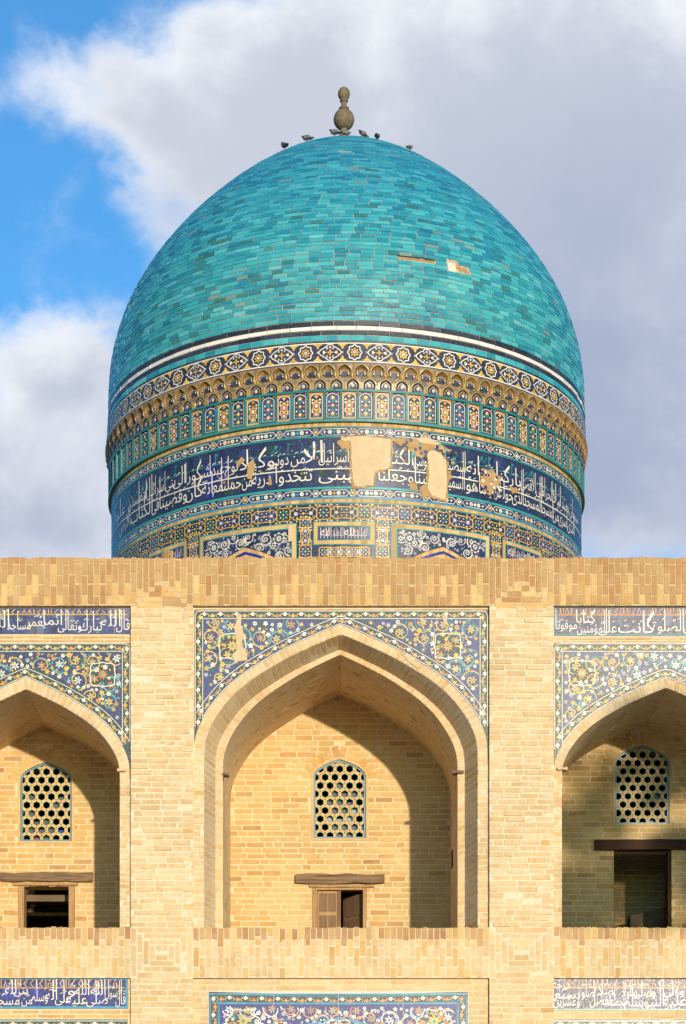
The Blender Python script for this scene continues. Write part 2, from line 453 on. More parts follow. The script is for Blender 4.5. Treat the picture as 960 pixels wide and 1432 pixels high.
def shape(w):
    w = w.replace('\u0644\u0627', '\u0001'); out = []
    for i, c in enumerate(w):
        if c not in AF: out.append(c); continue
        b, n = AF[c]
        prev = i > 0 and w[i - 1] in AF and AF[w[i - 1]][1] == 4
        nxt = n == 4 and i + 1 < len(w) and w[i + 1] in AF and w[i + 1] != '\u0621'
        out.append(chr(b + (3 if prev and nxt else 2 if nxt else 1 if prev else 0)))
    return ''.join(reversed(out))
WORDS = {}
def word_shapes(w):
    """islands of a shaped word as (vertices, faces)"""
    if w in WORDS: return WORDS[w]
    cu = bpy.data.curves.new('lettering', 'FONT'); cu.body = shape(w); cu.resolution_u = 3; cu.offset = -0.002
    ob = bpy.data.objects.new('lettering', cu); COL.objects.link(ob)
    bpy.context.view_layer.update()
    me = ob.to_mesh()
    V = [(v.co.x, v.co.y) for v in me.vertices]; Fc = [tuple(p.vertices) for p in me.polygons]
    par = list(range(len(V)))
    def find(i):
        while par[i] != i: par[i] = par[par[i]]; i = par[i]
        return i
    for f in Fc:
        for k in f[1:]: par[find(k)] = find(f[0])
    isl = {}
    for f in Fc: isl.setdefault(find(f[0]), []).append(f)
    res = []
    for fs in isl.values():
        ids = sorted({k for f in fs for k in f}); mp = {k: i for i, k in enumerate(ids)}
        res.append(([V[k] for k in ids], [tuple(mp[k] for k in f) for f in fs]))
    ob.to_mesh_clear(); COL.objects.unlink(ob); bpy.data.objects.remove(ob); bpy.data.curves.remove(cu)
    WORDS[w] = res
    return res
def write(p, w, u0, u1, base, xh, top, c, layer):
    """one word between u0 and u1; bodies xh high, tall strokes drawn up to top"""
    isl = word_shapes(w)
    xs = [x for vs, _ in isl for x, _ in vs]
    if not xs: return
    x0, x1 = min(xs), max(xs); sx = (u1 - u0) / (x1 - x0); sy = xh / 0.5
    for n, (vs, fs) in enumerate(isl):
        ys = [y for _, y in vs]; tall = max(ys) > 0.62 and min(ys) < 0.35 and top is not None
        q = []
        lean = (x1 - x0) * 0.0
        for x, y in vs:
            yy = base + y * sy
            if tall and y > 0.42: yy = base + 0.42 * sy + (y - 0.42) / 0.29 * (top - base - 0.42 * sy) * (1 - 0.06 * (n % 3))
            elif y < 0: yy = base + max(y, -0.24) * sy * 0.8
            q.append((u0 + (x - x0) * sx, yy))
        for f in fs: p.poly([q[k] for k in f], c, layer + 0.12 * (n % 6))

# ------------------------------------------------------------------ arches
ARCH_T = [(1.0, 0.0), (0.995, 0.135), (0.965, 0.25), (0.90, 0.375), (0.79, 0.52), (0.65, 0.645), (0.51, 0.74), (0.37, 0.825), (0.23, 0.895), (0.11, 0.952), (0.0, 1.0)]
def arch(cx, hw, zs, za, n=14):
    """polyline left springing -> apex -> right springing"""
    pts = []
    for k in range(len(ARCH_T) - 1):
        p0 = ARCH_T[max(0, k - 1)]; p1 = ARCH_T[k]; p2 = ARCH_T[k + 1]; p3 = ARCH_T[min(len(ARCH_T) - 1, k + 2)]
        for s in range(3):
            t = s / 3.0
            q = [0.5 * (2 * p1[i] + (p2[i] - p0[i]) * t + (2 * p0[i] - 5 * p1[i] + 4 * p2[i] - p3[i]) * t * t + (3 * p1[i] - p0[i] - 3 * p2[i] + p3[i]) * t ** 3) for i in (0, 1)]
            pts.append(q)
    pts.append([0.0, 1.0])
    left = [(cx - hw * a, zs + (za - zs) * b) for a, b in pts]
    right = [(cx + hw * a, zs + (za - zs) * b) for a, b in reversed(pts[:-1])]
    return left + right
def resample(pts, step):
    L = [0.0]
    for a, b in zip(pts, pts[1:]): L.append(L[-1] + math.dist(a, b))
    n = max(2, int(round(L[-1] / step))); out = []; k = 0
    for i in range(n + 1):
        d = L[-1] * i / n
        while k < len(L) - 2 and L[k + 1] < d: k += 1
        t = (d - L[k]) / ((L[k + 1] - L[k]) or 1)
        out.append((pts[k][0] + (pts[k + 1][0] - pts[k][0]) * t, pts[k][1] + (pts[k + 1][1] - pts[k][1]) * t))
    return out
def resample_pair(P, Q, step):
    L = [0.0]
    for a, b in zip(P, P[1:]): L.append(L[-1] + math.dist(a, b))
    n = max(2, int(round(L[-1] / step))); A = []; B = []; k = 0
    for i in range(n + 1):
        d = L[-1] * i / n
        while k < len(L) - 2 and L[k + 1] < d: k += 1
        t = (d - L[k]) / ((L[k + 1] - L[k]) or 1)
        for src, dst in ((P, A), (Q, B)): dst.append((src[k][0] + (src[k + 1][0] - src[k][0]) * t, src[k][1] + (src[k + 1][1] - src[k][1]) * t))
    return A, B
def at_x(pts, x):
    """height of an arch polyline above x"""
    for a, b in zip(pts, pts[1:]):
        if a[0] <= x <= b[0] and b[0] > a[0]: return a[1] + (b[1] - a[1]) * (x - a[0]) / (b[0] - a[0])
    return None

# ================================================================== the brick arcade
ground = MB(); ground.poly([(-1500, -1500, 0), (1500, -1500, 0), (1500, 1500, 0), (-1500, 1500, 0)])
link('ground', ground.mesh('ground', 'paving'))['kind'] = 'structure'

arcade = thing('brick_arcade', 'sand coloured brick arcade wall with three pointed niches below the turquoise dome', 'building', (0, 0.6, 0))
CORE = 0.006        # mortar lies this far behind the brick faces
pier_b = Bricks('brick'); soldier_b = Bricks('soldier_brick'); niche_b = Bricks('niche_brick'); vous_b = Bricks('voussoir')

def wall_brick(bs, x0, x1, z0, z1, y, mat, parent, j=0.0025, thick=0.03):
    y += R_.uniform(-j, j)
    bs.add(((x0 + x1) / 2, y + thick, (z0 + z1) / 2), ((x1 - x0) / 2, 0, R_.uniform(-.002, .002)), (0, thick, 0), (0, 0, (z1 - z0) / 2), mat, parent)
def courses(bs, spans, z0, z1, y, mat, parent, course=0.0655, length=0.212, joint=0.015, special=None, j=0.004):
    """horizontal bricks between z0 and z1; spans(z) gives the open intervals of that course"""
    n = max(1, int(round((z1 - z0) / course))); c = (z1 - z0) / n
    for k in range(n):
        za = z0 + c * k; zb = za + c
        for (a, b) in spans((za + zb) / 2):
            x = a - R_.uniform(0, 0.9) * length
            while x < b - 0.01:
                l = length * R_.choice((1, 1, 1, 1.04, 0.96, 0.5, 1.08))
                xa = max(x, a); xb = min(x + l - joint, b)
                if xb - xa > 0.03:
                    m = mat if not special or R_.random() > 0.02 else special
                    jj = joint * R_.uniform(0.35, 0.6)
                    wall_brick(bs, xa, xb, za + jj, zb - jj + R_.uniform(-.002, .002), y, m, parent, j)
                x += l
def soldiers(x0, x1, zt, zb, y, matf, parent, w=0.0685, h=0.235, joint=0.010, top=0):
    """upright bricks in staggered columns"""
    n = max(1, int(round((x1 - x0) / w))); w = (x1 - x0) / n
    for k in range(n):
        xa = x0 + k * w; z = zb - (0 if k % 2 else h * 0.5) + R_.uniform(-.012, .012)
        while z < zt - 0.02:
            a = max(z, zb); b = min(z + h - joint, zt)
            if b - a > 0.03:
                if b > zt - 0.005: b += R_.uniform(-.012, .006) * top
                wall_brick(soldier_b, xa + joint * .45, xa + w - joint * R_.uniform(.35, .6), a, b, y, matf((a + b) / 2), parent)
            z += h
def nested(x0, x1, z0, z1, y, matf, parent, w=0.066, joint=0.010):
    """concentric brick frames on a pier head"""
    k = 0
    while x1 - x0 > 0.05 and z1 - z0 > 0.05:
        if z1 - z0 < 2.2 * w or x1 - x0 < 2.2 * w:
            courses(soldier_b, lambda z: [(x0 + .004, x1 - .004)], z0, z1, y, matf((z0 + z1) / 2), parent); break
        for (a, b, c, d) in ((x0, x0 + w - joint, z0 + .004, z1 - .004), (x1 - w + joint, x1, z0 + .004, z1 - .004)):
            n = max(1, int(round((d - c) / 0.22)))
            for q in range(n):
                wall_brick(soldier_b, a, b, c + (d - c) * q / n + .004, c + (d - c) * (q + 1) / n - .004, y, matf((c + d) / 2), parent)
        for (c, d) in ((z0, z0 + w - joint), (z1 - w + joint, z1)):
            a, b = x0 + w, x1 - w; n = max(1, int(round((b - a) / 0.22)))
            for q in range(n):
                wall_brick(soldier_b, a + (b - a) * q / n + .004, a + (b - a) * (q + 1) / n - .004, c, d, y, matf((c + d) / 2), parent)
        x0 += w + .004; x1 -= w + .004; z0 += w; z1 -= w; k += 1

ZP0, ZP1 = Z(847), Z(779.5)       # top parapet
ZM0, ZM1 = Z(1368), Z(1297)       # balcony parapet
ZLOW = Z(1475)                    # bricks stop well below the frame
PIERS = [(-720, -111), (183, 270), (685, 775), (1091, 1680)]
YF = 0.055
pw = lambda z: 'weathered_brick' if z > Z(812) + R_.uniform(-.12, .12) else R_.choice(('weathered_brick', 'weathered_brick', 'golden_brick', 'golden_brick'))
pm = lambda z: 'reddish_brick' if z > Z(1312) + R_.uniform(-.07, .07) and R_.random() < .7 else R_.choice(('pale_brick', 'pale_brick', 'pale_brick', 'pale_brick', 'pale_brick', 'golden_brick'))

core = MB()
core.box(X(-720), X(1680), CORE, 0.5, ZP0, ZP1 - 0.012)
parapet = core.build('parapet', 'ochre_mortar', arcade)
core = MB(); core.box(X(-720), X(1680), CORE - .0025, 0.45, ZM0, ZM1 - 0.010)
balcony = core.build('balcony_parapet', 'mortar', arcade)
lw = MB(); lw.box(X(-720), X(1680), YF + CORE, 1.0, 0, ZM0 - 0.003)
lower = lw.build('lower_wall', 'gold_mortar', arcade)
rf = MB(); rf.box(X(-720) , X(1680), 0.503, 17.0, Z(800) - 0.25, Z(800))
rf.build('roof', 'roof_clay', arcade)

for (a, b) in PIERS:
    m = MB(); m.box(X(a), X(b), CORE, 2.6, 0, ZP0 - 0.003)
    pier = m.build('pier', 'mortar', arcade)
    xa, xb = X(a), X(b)
    courses(pier_b, lambda z: [(xa, xb)], ZM1, ZP0 - 0.004, 0, 'pale_brick', pier, special='golden_brick', j=0.006)
    courses(pier_b, lambda z: [(xa, xb)], ZLOW, ZM0, 0, 'pale_brick', pier, special='golden_brick')
    if b - a > 200:       # plain wall beyond the last bays
        soldiers(xa, xb, ZP1, ZP0 + .004, 0, pw, parapet, top=1)
        soldiers(xa, xb, ZM1, ZM0 + .006, -0.001, lambda z: 'pale_brick', balcony)
        continue
    # heads: concentric frames on the balcony, a stepped triangle on the parapet
    nested(xa + .004, xb - .004, ZM0 + .004, ZM1 - .004, 0, lambda z: 'pale_brick', balcony)
    w = 0.068; k = 0
    while xa + w * (k + 1) < (xa + xb) / 2 - w * 0.6:
        zb = ZP0 + 0.03 + k * w * 0.92
        for (p, q) in ((xa + w * k, xa + w * (k + 1)), (xb - w * (k + 1), xb - w * k)):
            soldiers(p + .003, q - .003, ZP1, zb, 0, pw, parapet, top=1)
        wall_brick(soldier_b, xa + w * (k + 1), (xa + xb) / 2 - .005, zb - .055, zb + .004, 0, pw(zb), parapet)
        wall_brick(soldier_b, (xa + xb) / 2 + .005, xb - w * (k + 1), zb - .055, zb + .004, 0, pw(zb), parapet)
        k += 1
    soldiers(xa + w * k, xb - w * k, ZP1, ZP0 + 0.03 + (k - .4) * w, 0, pw, parapet, top=1)
for (a, b) in ((-111, 183), (270, 685), (775, 1091)):
    soldiers(X(a) + .003, X(b) - .003, ZP1, ZP0 + .004, 0, pw, parapet, top=1)
    soldiers(X(a) + .003, X(b) - .003, ZM1 - .14, ZM0 + .006, -0.001, lambda z: R_.choice(('pale_brick', 'pale_brick', 'pale_brick', 'pale_brick', 'golden_brick')), balcony)
    # coping course: short reddish ends, every other one hanging lower
    n = int((X(b) - X(a)) / 0.0685); w = (X(b) - X(a)) / n
    for k in range(n):
        h = R_.choice((.10, .13, .13, .15, .21))
        if k % 2: h = .135
        wall_brick(soldier_b, X(a) + w * k + .005, X(a) + w * (k + 1) - .005, ZM1 - h, ZM1 + R_.uniform(-.012, .004), -0.003, R_.choice(('reddish_brick', 'reddish_brick', 'weathered_brick', 'golden_brick')), balcony)
        if h < .135: wall_brick(soldier_b, X(a) + w * k + .005, X(a) + w * (k + 1) - .005, ZM1 - .14, ZM1 - h - .008, -0.001, 'pale_brick', balcony)

def loft_bricks(bs, A, B, rows, mat, parent, flip, gap=0.012, thick=0.010, special=None):
    """bricks across the strip between two 3-d polylines of equal length"""
    for i in range(len(A) - 1):
        a0, a1, b0, b1 = map(Vector, (A[i], A[i + 1], B[i], B[i + 1]))
        for r in range(rows):
            p0, p1 = a0.lerp(b0, r / rows), a1.lerp(b1, r / rows)
            q0, q1 = a0.lerp(b0, (r + 1) / rows), a1.lerp(b1, (r + 1) / rows)
            t = (p1 - p0 + q1 - q0) / 2; w = (q0 - p0 + q1 - p1) / 2
            n = t.cross(w).normalized() * flip
            c = (p0 + p1 + q0 + q1) / 4 + n * (thick + R_.uniform(-.001, .001))
            t2 = t * 0.5 * (1 - gap / max(t.length, .02)); w2 = w * 0.5 * (1 - gap / max(w.length, .02))
            m = special if special and R_.random() < .06 else mat
            bs.add(c, w2, n * thick, t2, m, parent)
def sampler(pts):
    L = [0.0]
    for a, b in zip(pts, pts[1:]): L.append(L[-1] + math.dist(a, b))
    def f(s):
        s = min(max(s, 0), L[-1])
        lo, hi = 0, len(L) - 1
        while hi - lo > 1:
            k = (lo + hi) // 2
            if L[k] <= s: lo = k
            else: hi = k
        t = (s - L[lo]) / ((L[hi] - L[lo]) or 1)
        return (pts[lo][0] + (pts[hi][0] - pts[lo][0]) * t, pts[lo][1] + (pts[hi][1] - pts[lo][1]) * t)
    return f, L[-1]
def soffit_bricks(path, y0, y1, mat, parent, course=0.066, length=0.125, gap=0.012, special=None):
    f, L = sampler(path); n = int(round((y1 - y0) / course)); c = (y1 - y0) / n
    for r in range(n):
        s = -R_.uniform(0, 1) * length
        while s < L - 0.02:
            a = max(s, 0.0); b = min(s + length - gap, L)
            if b - a > 0.03:
                pa, pb = f(a), f(b)
                t = Vector((pb[0] - pa[0], 0, pb[1] - pa[1])); nin = Vector((t.z, 0, -t.x)).normalized()
                mid = f((a + b) / 2)
                cc = Vector((mid[0], y0 + c * (r + .5), mid[1])) - nin * (0.010 + R_.uniform(-.001, .001))
                niche_b.add(cc, t * 0.5, -nin * 0.010, (0, (c - gap) * .5, 0), special if special and R_.random() < .08 else mat, parent)
            s += length

def clip_convex(poly, clip):
    out = list(poly); n = len(clip)
    for i in range(n):
        a, b = clip[i], clip[(i + 1) % n]
        def inside(p): return (b[0] - a[0]) * (p[1] - a[1]) - (b[1] - a[1]) * (p[0] - a[0]) >= -1e-9
        inp = out; out = []
        for k in range(len(inp)):
            p, q = inp[k], inp[(k + 1) % len(inp)]
            ip, iq = inside(p), inside(q)
            if ip: out.append(p)
            if ip != iq:
                d1 = (b[0] - a[0]) * (p[1] - a[1]) - (b[1] - a[1]) * (p[0] - a[0]); d2 = (b[0] - a[0]) * (q[1] - a[1]) - (b[1] - a[1]) * (q[0] - a[0])
                t = d1 / (d1 - d2); out.append((p[0] + (q[0] - p[0]) * t, p[1] + (q[1] - p[1]) * t))
        if len(out) < 3: return []
    return out

def lattice_window(cx, hw, zb, zs, za, yb, panes, shift):
    """pierced pointed window: hexagonal openings with turquoise edges"""
    k = (D + yb) / F
    ar = arch(cx, hw, zs, za)
    outline = [(cx - hw, zb)] + [(cx + hw, zb)] + [p for p in reversed(ar)]
    y0 = yb + 0.035; depth = 0.055
    fr = MB()
    w1, w2 = 3.2 * k, 5.6 * k
    def grow(d, e): return [(cx - hw - d, zb - d)] + arch(cx, hw + d, zs, za + d * 1.15) + [(cx + hw + d, zb - d)]
    o0, o1, o2 = grow(-0.022, 0), grow(0.0, 0), grow(w1, 0)
    to3 = lambda pts, y: [(x, y, z) for x, z in pts]
    fr.strip(to3(o0, y0 - .012), to3(o1, y0 - .012), 0, True)
    fr.strip(to3(o1, y0 - .012), to3(o1, yb - 0.004), 1, True)
    fr.strip(to3(o1, yb - 0.004), to3(o2, yb - 0.004), 1, True)
    fr.strip(to3(o2, yb - 0.004), to3(o2, yb + 0.03), 2, True)
    fr.strip(to3(o0, y0 - .012), to3(o0, y0 + .02), 0, True)
    win = fr.build('lattice_window', ['frame_tile', 'golden_brick', 'dark_mortar_and_shade'], arcade)
    px = 13.72 * k; pz = 11.65 * k; Rp = px / math.sqrt(3) ; r = 5.1 * k; r2 = r * 1.13
    m = MB(); dots = MB(); cells = []
    rows = int((za - zb) / pz) + 2
    for row in range(rows):
        z = zb + 4.6 * k + row * pz
        for col in range(-4, 5):
            x = cx + shift * px + (col + (0.5 if row % 2 else 0.0)) * px
            if not (cx - hw - px < x < cx + hw + px): continue
            hexa = lambda q: [(x + q * math.sin(PI / 3 * s), z + q * math.cos(PI / 3 * s) * (pz * 1.1547 / px if q == Rp else 1)) for s in range(6)]
            O, M1, I = [(x + Rp * math.sin(PI / 3 * s), z + (pz / 1.5) * math.cos(PI / 3 * s)) for s in range(6)], hexa(r2), hexa(r)
            for s in range(6):
                t = (s + 1) % 6
                for (P, Q, mi) in ((O, M1, 0), (M1, I, 1)):
                    q = clip_convex([P[s], Q[s], Q[t], P[t]], outline) or clip_convex([P[t], Q[t], Q[s], P[s]], outline)
                    if q: m.poly([(a, y0, b) for a, b in q], mi)
                seg = clip_convex([I[s], I[t], ((I[s][0] + I[t][0]) / 2 + (x - I[s][0]) * .02, (I[s][1] + I[t][1]) / 2 + (z - I[s][1]) * .02)], outline) or \
                      clip_convex([I[t], I[s], ((I[s][0] + I[t][0]) / 2 + (x - I[s][0]) * .02, (I[s][1] + I[t][1]) / 2 + (z - I[s][1]) * .02)], outline)
                if seg:
                    a, b = max(((p, q) for p in seg for q in seg), key=lambda e: math.dist(e[0], e[1]))
                    m.poly([(a[0], y0, a[1]), (b[0], y0, b[1]), (b[0], y0 + depth, b[1]), (a[0], y0 + depth, a[1])], 1)
            for s in range(6):
                if s in (0, 1, 3) and clip_convex([(O[s][0] - .004, O[s][1] - .004), (O[s][0] + .004, O[s][1] - .004), (O[s][0], O[s][1] + .004)], outline):
                    dots.poly([(O[s][0] + .010 * math.cos(a), y0 - .003, O[s][1] + .010 * math.sin(a)) for a in (0, 2.1, 4.2)], 0)
            cells.append((row, col, x, z))
    m.build('lattice', ['tan_strip' if False else 'golden_brick', 'teal'], win)
    dots.build('lattice_stud', 'dot_brown', win, kind='stuff')
    for (row, col, x, z) in cells:
        c = panes.get((row, col))
        if c:
            b = MB(); e = R_.uniform(-.01, .03)
            b.poly([(x + r * 1.1 * math.cos(a), y0 + depth + .012, z + r * 1.1 * math.sin(a) - e) for a in [PI / 3 * q for q in range(6)]])
            b.build('pane', c, win)
    return ar

BAYS = []
def niche(name, xl, xr, cx, extr, intr, inner, yb, win, door, front_tone, back_tone, seed):
    """one bay: wall slab with a pointed opening, arch rings, deep vault, back wall, room behind"""
    zt = ZP0 - .003
    e_cx, e_hw, e_s, e_a = cx, extr[0] * S, Z(extr[1]), Z(extr[2])
    i_hw, i_s, i_a = intr[0] * S, Z(intr[1]), Z(intr[2])
    E = arch(X(cx), e_hw, e_s, e_a); I = arch(X(cx), i_hw, i_s, i_a)
    zf = ZM0 + .10
    down = lambda P: [(P[0][0], zf)] + P + [(P[-1][0], zf)]
    m = MB()
    yc = YF + CORE
    m.poly([(X(xl), yc, zf)] + [(x, yc, z) for x, z in down(I)] + [(X(xr), yc, zf), (X(xr), yc, zt), (X(xl), yc, zt)], 0)
    orders = [(down(I), YF)]
    if inner:
        in_cx, (ro, ri), y1 = inner
        RO = arch(X(in_cx), ro[0] * S, Z(ro[1]), Z(ro[2])); RI = arch(X(in_cx), ri[0] * S, Z(ri[1]), Z(ri[2]))
        orders += [(down(RO), y1), (down(RI), y1)]
    last, ylast = orders[-1]
    g3 = lambda P, y: [(x, y, z) for x, z in P]
    for (P, ya), (Q, y2) in zip(orders, orders[1:]): m.strip(g3(P, ya + CORE), g3(Q, y2 + CORE), 0)
    big = [(x, z) for x, z in last]
    m.strip(g3(last, ylast + CORE), g3(last, yb + .05), 1)
    # back wall with its openings
    bx0, bx1 = last[0][0] - .05, last[-1][0] + .05; btop = max(z for _, z in last) + .05
    wx, whw, wzb, wzs, wza = win; dx0, dx1, dzt = door
    ybc = yb + CORE
    war = arch(wx, whw, wzs, wza)
    cuts = sorted([bx0, wx - whw, wx + whw, dx0, dx1, bx1])
    def col(x0, x1, z0, z1): m.poly([(x0, ybc, z0), (x1, ybc, z0), (x1, ybc, z1), (x0, ybc, z1)], 1)
    zm = (wzb + dzt) / 2
    col(bx0, wx - whw, zm, btop); col(wx + whw, bx1, zm, btop); col(wx - whw, wx + whw, zm, wzb)
    m.poly([(wx - whw, ybc, btop)] + g3(war, ybc) + [(wx + whw, ybc, btop)], 1)
    col(bx0, dx0, zf - .1, zm); col(dx1, bx1, zf - .1, zm); col(dx0, dx1, dzt, zm)
    # reveals of window and door, floor, room behind
    m.strip(g3([(wx - whw, wzb)] + war + [(wx + whw, wzb)], ybc), g3([(wx - whw, wzb)] + war + [(wx + whw, wzb)], ybc + .3), 1, True)
    m.strip(g3([(dx0, zf), (dx0, dzt), (dx1, dzt), (dx1, zf)], ybc), g3([(dx0, zf), (dx0, dzt), (dx1, dzt), (dx1, zf)], ybc + .3), 1)
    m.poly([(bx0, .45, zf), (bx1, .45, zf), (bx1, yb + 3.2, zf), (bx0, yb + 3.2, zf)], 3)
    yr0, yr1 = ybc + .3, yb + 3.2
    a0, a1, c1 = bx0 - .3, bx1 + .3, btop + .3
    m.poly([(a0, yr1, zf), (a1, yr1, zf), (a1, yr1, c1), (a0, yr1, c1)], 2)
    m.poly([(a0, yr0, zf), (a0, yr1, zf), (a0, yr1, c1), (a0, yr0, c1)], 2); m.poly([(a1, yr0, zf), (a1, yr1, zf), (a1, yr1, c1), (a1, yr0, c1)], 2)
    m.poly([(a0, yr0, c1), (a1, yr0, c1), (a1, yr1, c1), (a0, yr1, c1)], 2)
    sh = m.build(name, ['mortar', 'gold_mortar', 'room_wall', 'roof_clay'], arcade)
    # ring of voussoirs on the face
    RE, RIn = resample_pair(E, I, 0.071); k = len(RE)
    loft_bricks(vous_b, g3(RE[:k], YF), g3(RIn[:k], YF), 1, front_tone, sh, 1, special='golden_brick')
    for sgn in (-1, 1):
        xa, xb = sorted((X(cx) + sgn * e_hw, X(cx) + sgn * i_hw))
        courses(pier_b, lambda z: [(xa, xb)], ZM1 - .02, E[0][1], YF, front_tone, sh, special='golden_brick', length=.3)
    # splayed second order and its rim
    for (P, ya), (Q, y2) in zip(orders, orders[1:]):
        PA, QA = resample_pair(P, Q, 0.071); kk = len(PA)
        loft_bricks(vous_b, g3(PA[:kk], ya), g3(QA[:kk], y2), 1, front_tone, sh, 1, special='golden_brick', gap=.010)
    soffit_bricks(last, ylast + .02, yb, back_tone, sh, special='weathered_brick')
    # back wall courses
    def spans(z):
        l = last[0][0]; r = last[-1][0]
        for a, b in zip(last, last[1:]):
            if (a[1] - z) * (b[1] - z) <= 0 and a[1] != b[1]:
                x = a[0] + (b[0] - a[0]) * (z - a[1]) / (b[1] - a[1])
                if x < (last[0][0] + last[-1][0]) / 2: l = x
                else: r = x
        if z > max(p[1] for p in last): return []
        holes = []
        g = 0.024
        if wzb - g < z < wza + g:
            h = whw + g + .01
            if z > wzs:
                h = 0.0
                for a, b in zip(war, war[1:]):
                    if (a[1] - z) * (b[1] - z) <= 0 and a[1] != b[1]: h = max(h, abs(a[0] + (b[0] - a[0]) * (z - a[1]) / (b[1] - a[1]) - wx))
                h += .155      # room for the relieving voussoirs
            else: h += 0
            holes.append((wx - h, wx + h))
        elif wza + g <= z < wza + .20:
            h = .13 * (1 - (z - wza - g) / .2) + .05; holes.append((wx - h, wx + h))
        if z < dzt + .005: holes.append((dx0, dx1))
        out = [(l, r)]
        for (a, b) in holes:
            nw = []
            for (p, q) in out:
                if b <= p or a >= q: nw.append((p, q)); continue
                if a > p: nw.append((p, a))
                if b < q: nw.append((b, q))
            out = nw
        return out
    courses(niche_b, spans, zf, max(z for _, z in last), yb, 'golden_brick', sh, course=0.068, length=0.222, joint=0.017, special='weathered_brick', j=.002)
    # relieving voussoirs over the window
    g1 = arch(wx, whw + .032, wzs, wza + .036); g2 = arch(wx, whw + .155, wzs - .02, wza + .185)
    q1 = resample(g1, .075); l2 = sum(math.dist(a, b) for a, b in zip(g2, g2[1:])); q2 = resample(g2, l2 / (len(q1) - 1)); kk = min(len(q1), len(q2))
    loft_bricks(vous_b, g3(q2[:kk], yb - .002), g3(q1[:kk], yb - .002), 1, 'golden_brick', sh, 1, gap=.014)
    BAYS.append(dict(E=E, I=I, cx=X(cx), shell=sh, last=last, ylast=ylast))
    return sh

YB1, YB0 = 2.20, 1.80
def W(px, y): return X(px, y)
# window: centre x, half width, sill, springing, apex ; door: left, right, top
niche('niche', 270, 685, 477, (206, 1062, 871), (192, 1064, 884.5), (476, ((177, 1069, 894), (167, 1074, 901.5)), 0.40), YB1,
      (X(475.3, YB1), 36.6 * (D + YB1) / F, Z(1172.5, YB1), Z(1088, YB1), Z(1062, YB1)), (X(437.6, YB1), X(513, YB1), Z(1238, YB1)), 'pale_brick', 'pale_brick', 1)
niche('niche', -111, 183, 35.5, (145.5, 1088, 944.5), (131.5, 1090, 962), None, YB0,
      (X(64.5, YB0), 36.0 * (D + YB0) / F, Z(1176.5, YB0), Z(1092, YB0), Z(1066, YB0)), (X(26, YB0), X(104.5, YB0), Z(1239, YB0)), 'pale_brick', 'pale_brick', 2)
niche('niche', 775, 1091, 933, (157.5, 1088, 945.5), (146, 1090, 960), None, YB0,
      (X(898.5, YB0), 38.2 * (D + YB0) / F, Z(1152.5, YB0), Z(1069, YB0), Z(1042.5, YB0)), (X(859, YB0), X(940, YB0), Z(1189, YB0)), 'pale_brick', 'pale_brick', 3)
PW, PG, PD = 'pane_white', 'pane_grey', 'pane_dark'
lattice_window(X(475.3, YB1), 36.6 * (D + YB1) / F, Z(1172.5, YB1), Z(1088, YB1), Z(1062, YB1), YB1,
               {(2, 0): PW, (2, 1): PW, (3, 0): PG, (3, 1): PW, (1, 1): PG, (2, -1): PW, (3, -1): PG, (4, 0): PG, (4, -1): PG, (5, 0): PG, (5, 1): PG, (5, -1): PG, (1, 0): PG, (1, -1): PG, (4, 1): PG, (5, 2): PW, (3, 2): PW, (1, 2): PW, (0, 0): PG, (0, 1): PG, (6, 0): PG}, 0.02)
lattice_window(X(64.5, YB0), 36.0 * (D + YB0) / F, Z(1176.5, YB0), Z(1092, YB0), Z(1066, YB0), YB0,
               {(0, -1): 'pane_red', (0, 0): PG, (1, 1): 'pane_blue', (1, 0): PG, (1, -1): PG, (1, -2): PG, (4, 1): PG, (2, 0): PG, (3, -2): PG, (5, -2): PG, (5, 1): PG, (2, -1): PG}, 0.0)
lattice_window(X(898.5, YB0), 38.2 * (D + YB0) / F, Z(1152.5, YB0), Z(1069, YB0), Z(1042.5, YB0), YB0, {(0, 1): PG, (1, 2): 'pane_blue', (3, 1): PD}, 0.1)

# ---- doors, lintels, ledges
def plank(name, x0, x1, y0, y1, z0, z1, mat, parent=arcade, rough=0.006):
    m = MB(); n = 7
    ringf = []
    for k in range(n + 1):
        x = x0 + (x1 - x0) * k / n; e = lambda: R_.uniform(-rough, rough)
        ringf.append([(x, y0 + e(), z0 + e()), (x, y1, z0), (x, y1, z1), (x, y0 + e(), z1 + e())])
    for a, b in zip(ringf, ringf[1:]): m.strip(a, b, 0, True)
    m.poly(ringf[0][::-1]); m.poly(ringf[-1])
    return m.build(name, mat, parent)
def bx(name, x0, x1, y0, y1, z0, z1, mat, parent, j=0.0):
    m = MB(); m.box(x0, x1, y0, y1, z0, z1, 0, j); return m.build(name, mat, parent)
zf = ZM0 + .10
y = YB1
plank('lintel', X(413.5, y), X(538, y), y - .055, y + .1, Z(1236.5, y), Z(1223.5, y), 'old_timber', rough=.009)
plank('door_head', X(433, y), X(524, y), y - .03, y + .1, Z(1241.5, y), Z(1238, y), 'frame_wood', rough=.004)
df = MB()
df.box(X(437.8, y), X(444, y), y - .02, y + .12, zf, Z(1242, y)); df.box(X(508, y), X(512.8, y), y - .02, y + .12, zf, Z(1242, y))
df.box(X(444, y), X(508, y), y - .015, y + .12, Z(1245, y), Z(1242, y))
door = df.build('door', 'frame_wood', arcade)
leaf = bx('door_leaf', X(444.2, y), X(476.8, y), y + .05, y + .09, zf, Z(1245.5, y), 'door_wood', door)
rail = MB()
for (a, b) in ((1245.6, 1249), (1275, 1280)): rail.box(X(444.4, y), X(472, y), y + .038, y + .055, Z(b, y), Z(a, y))
rail.box(X(444.4, y), X(446.4, y), y + .037, y + .055, zf, Z(1249, y)); rail.box(X(470.4, y), X(472.2, y), y + .037, y + .055, zf, Z(1249, y))
rail.box(X(458, y), X(459, y), y + .041, y + .055, zf, Z(1249, y))
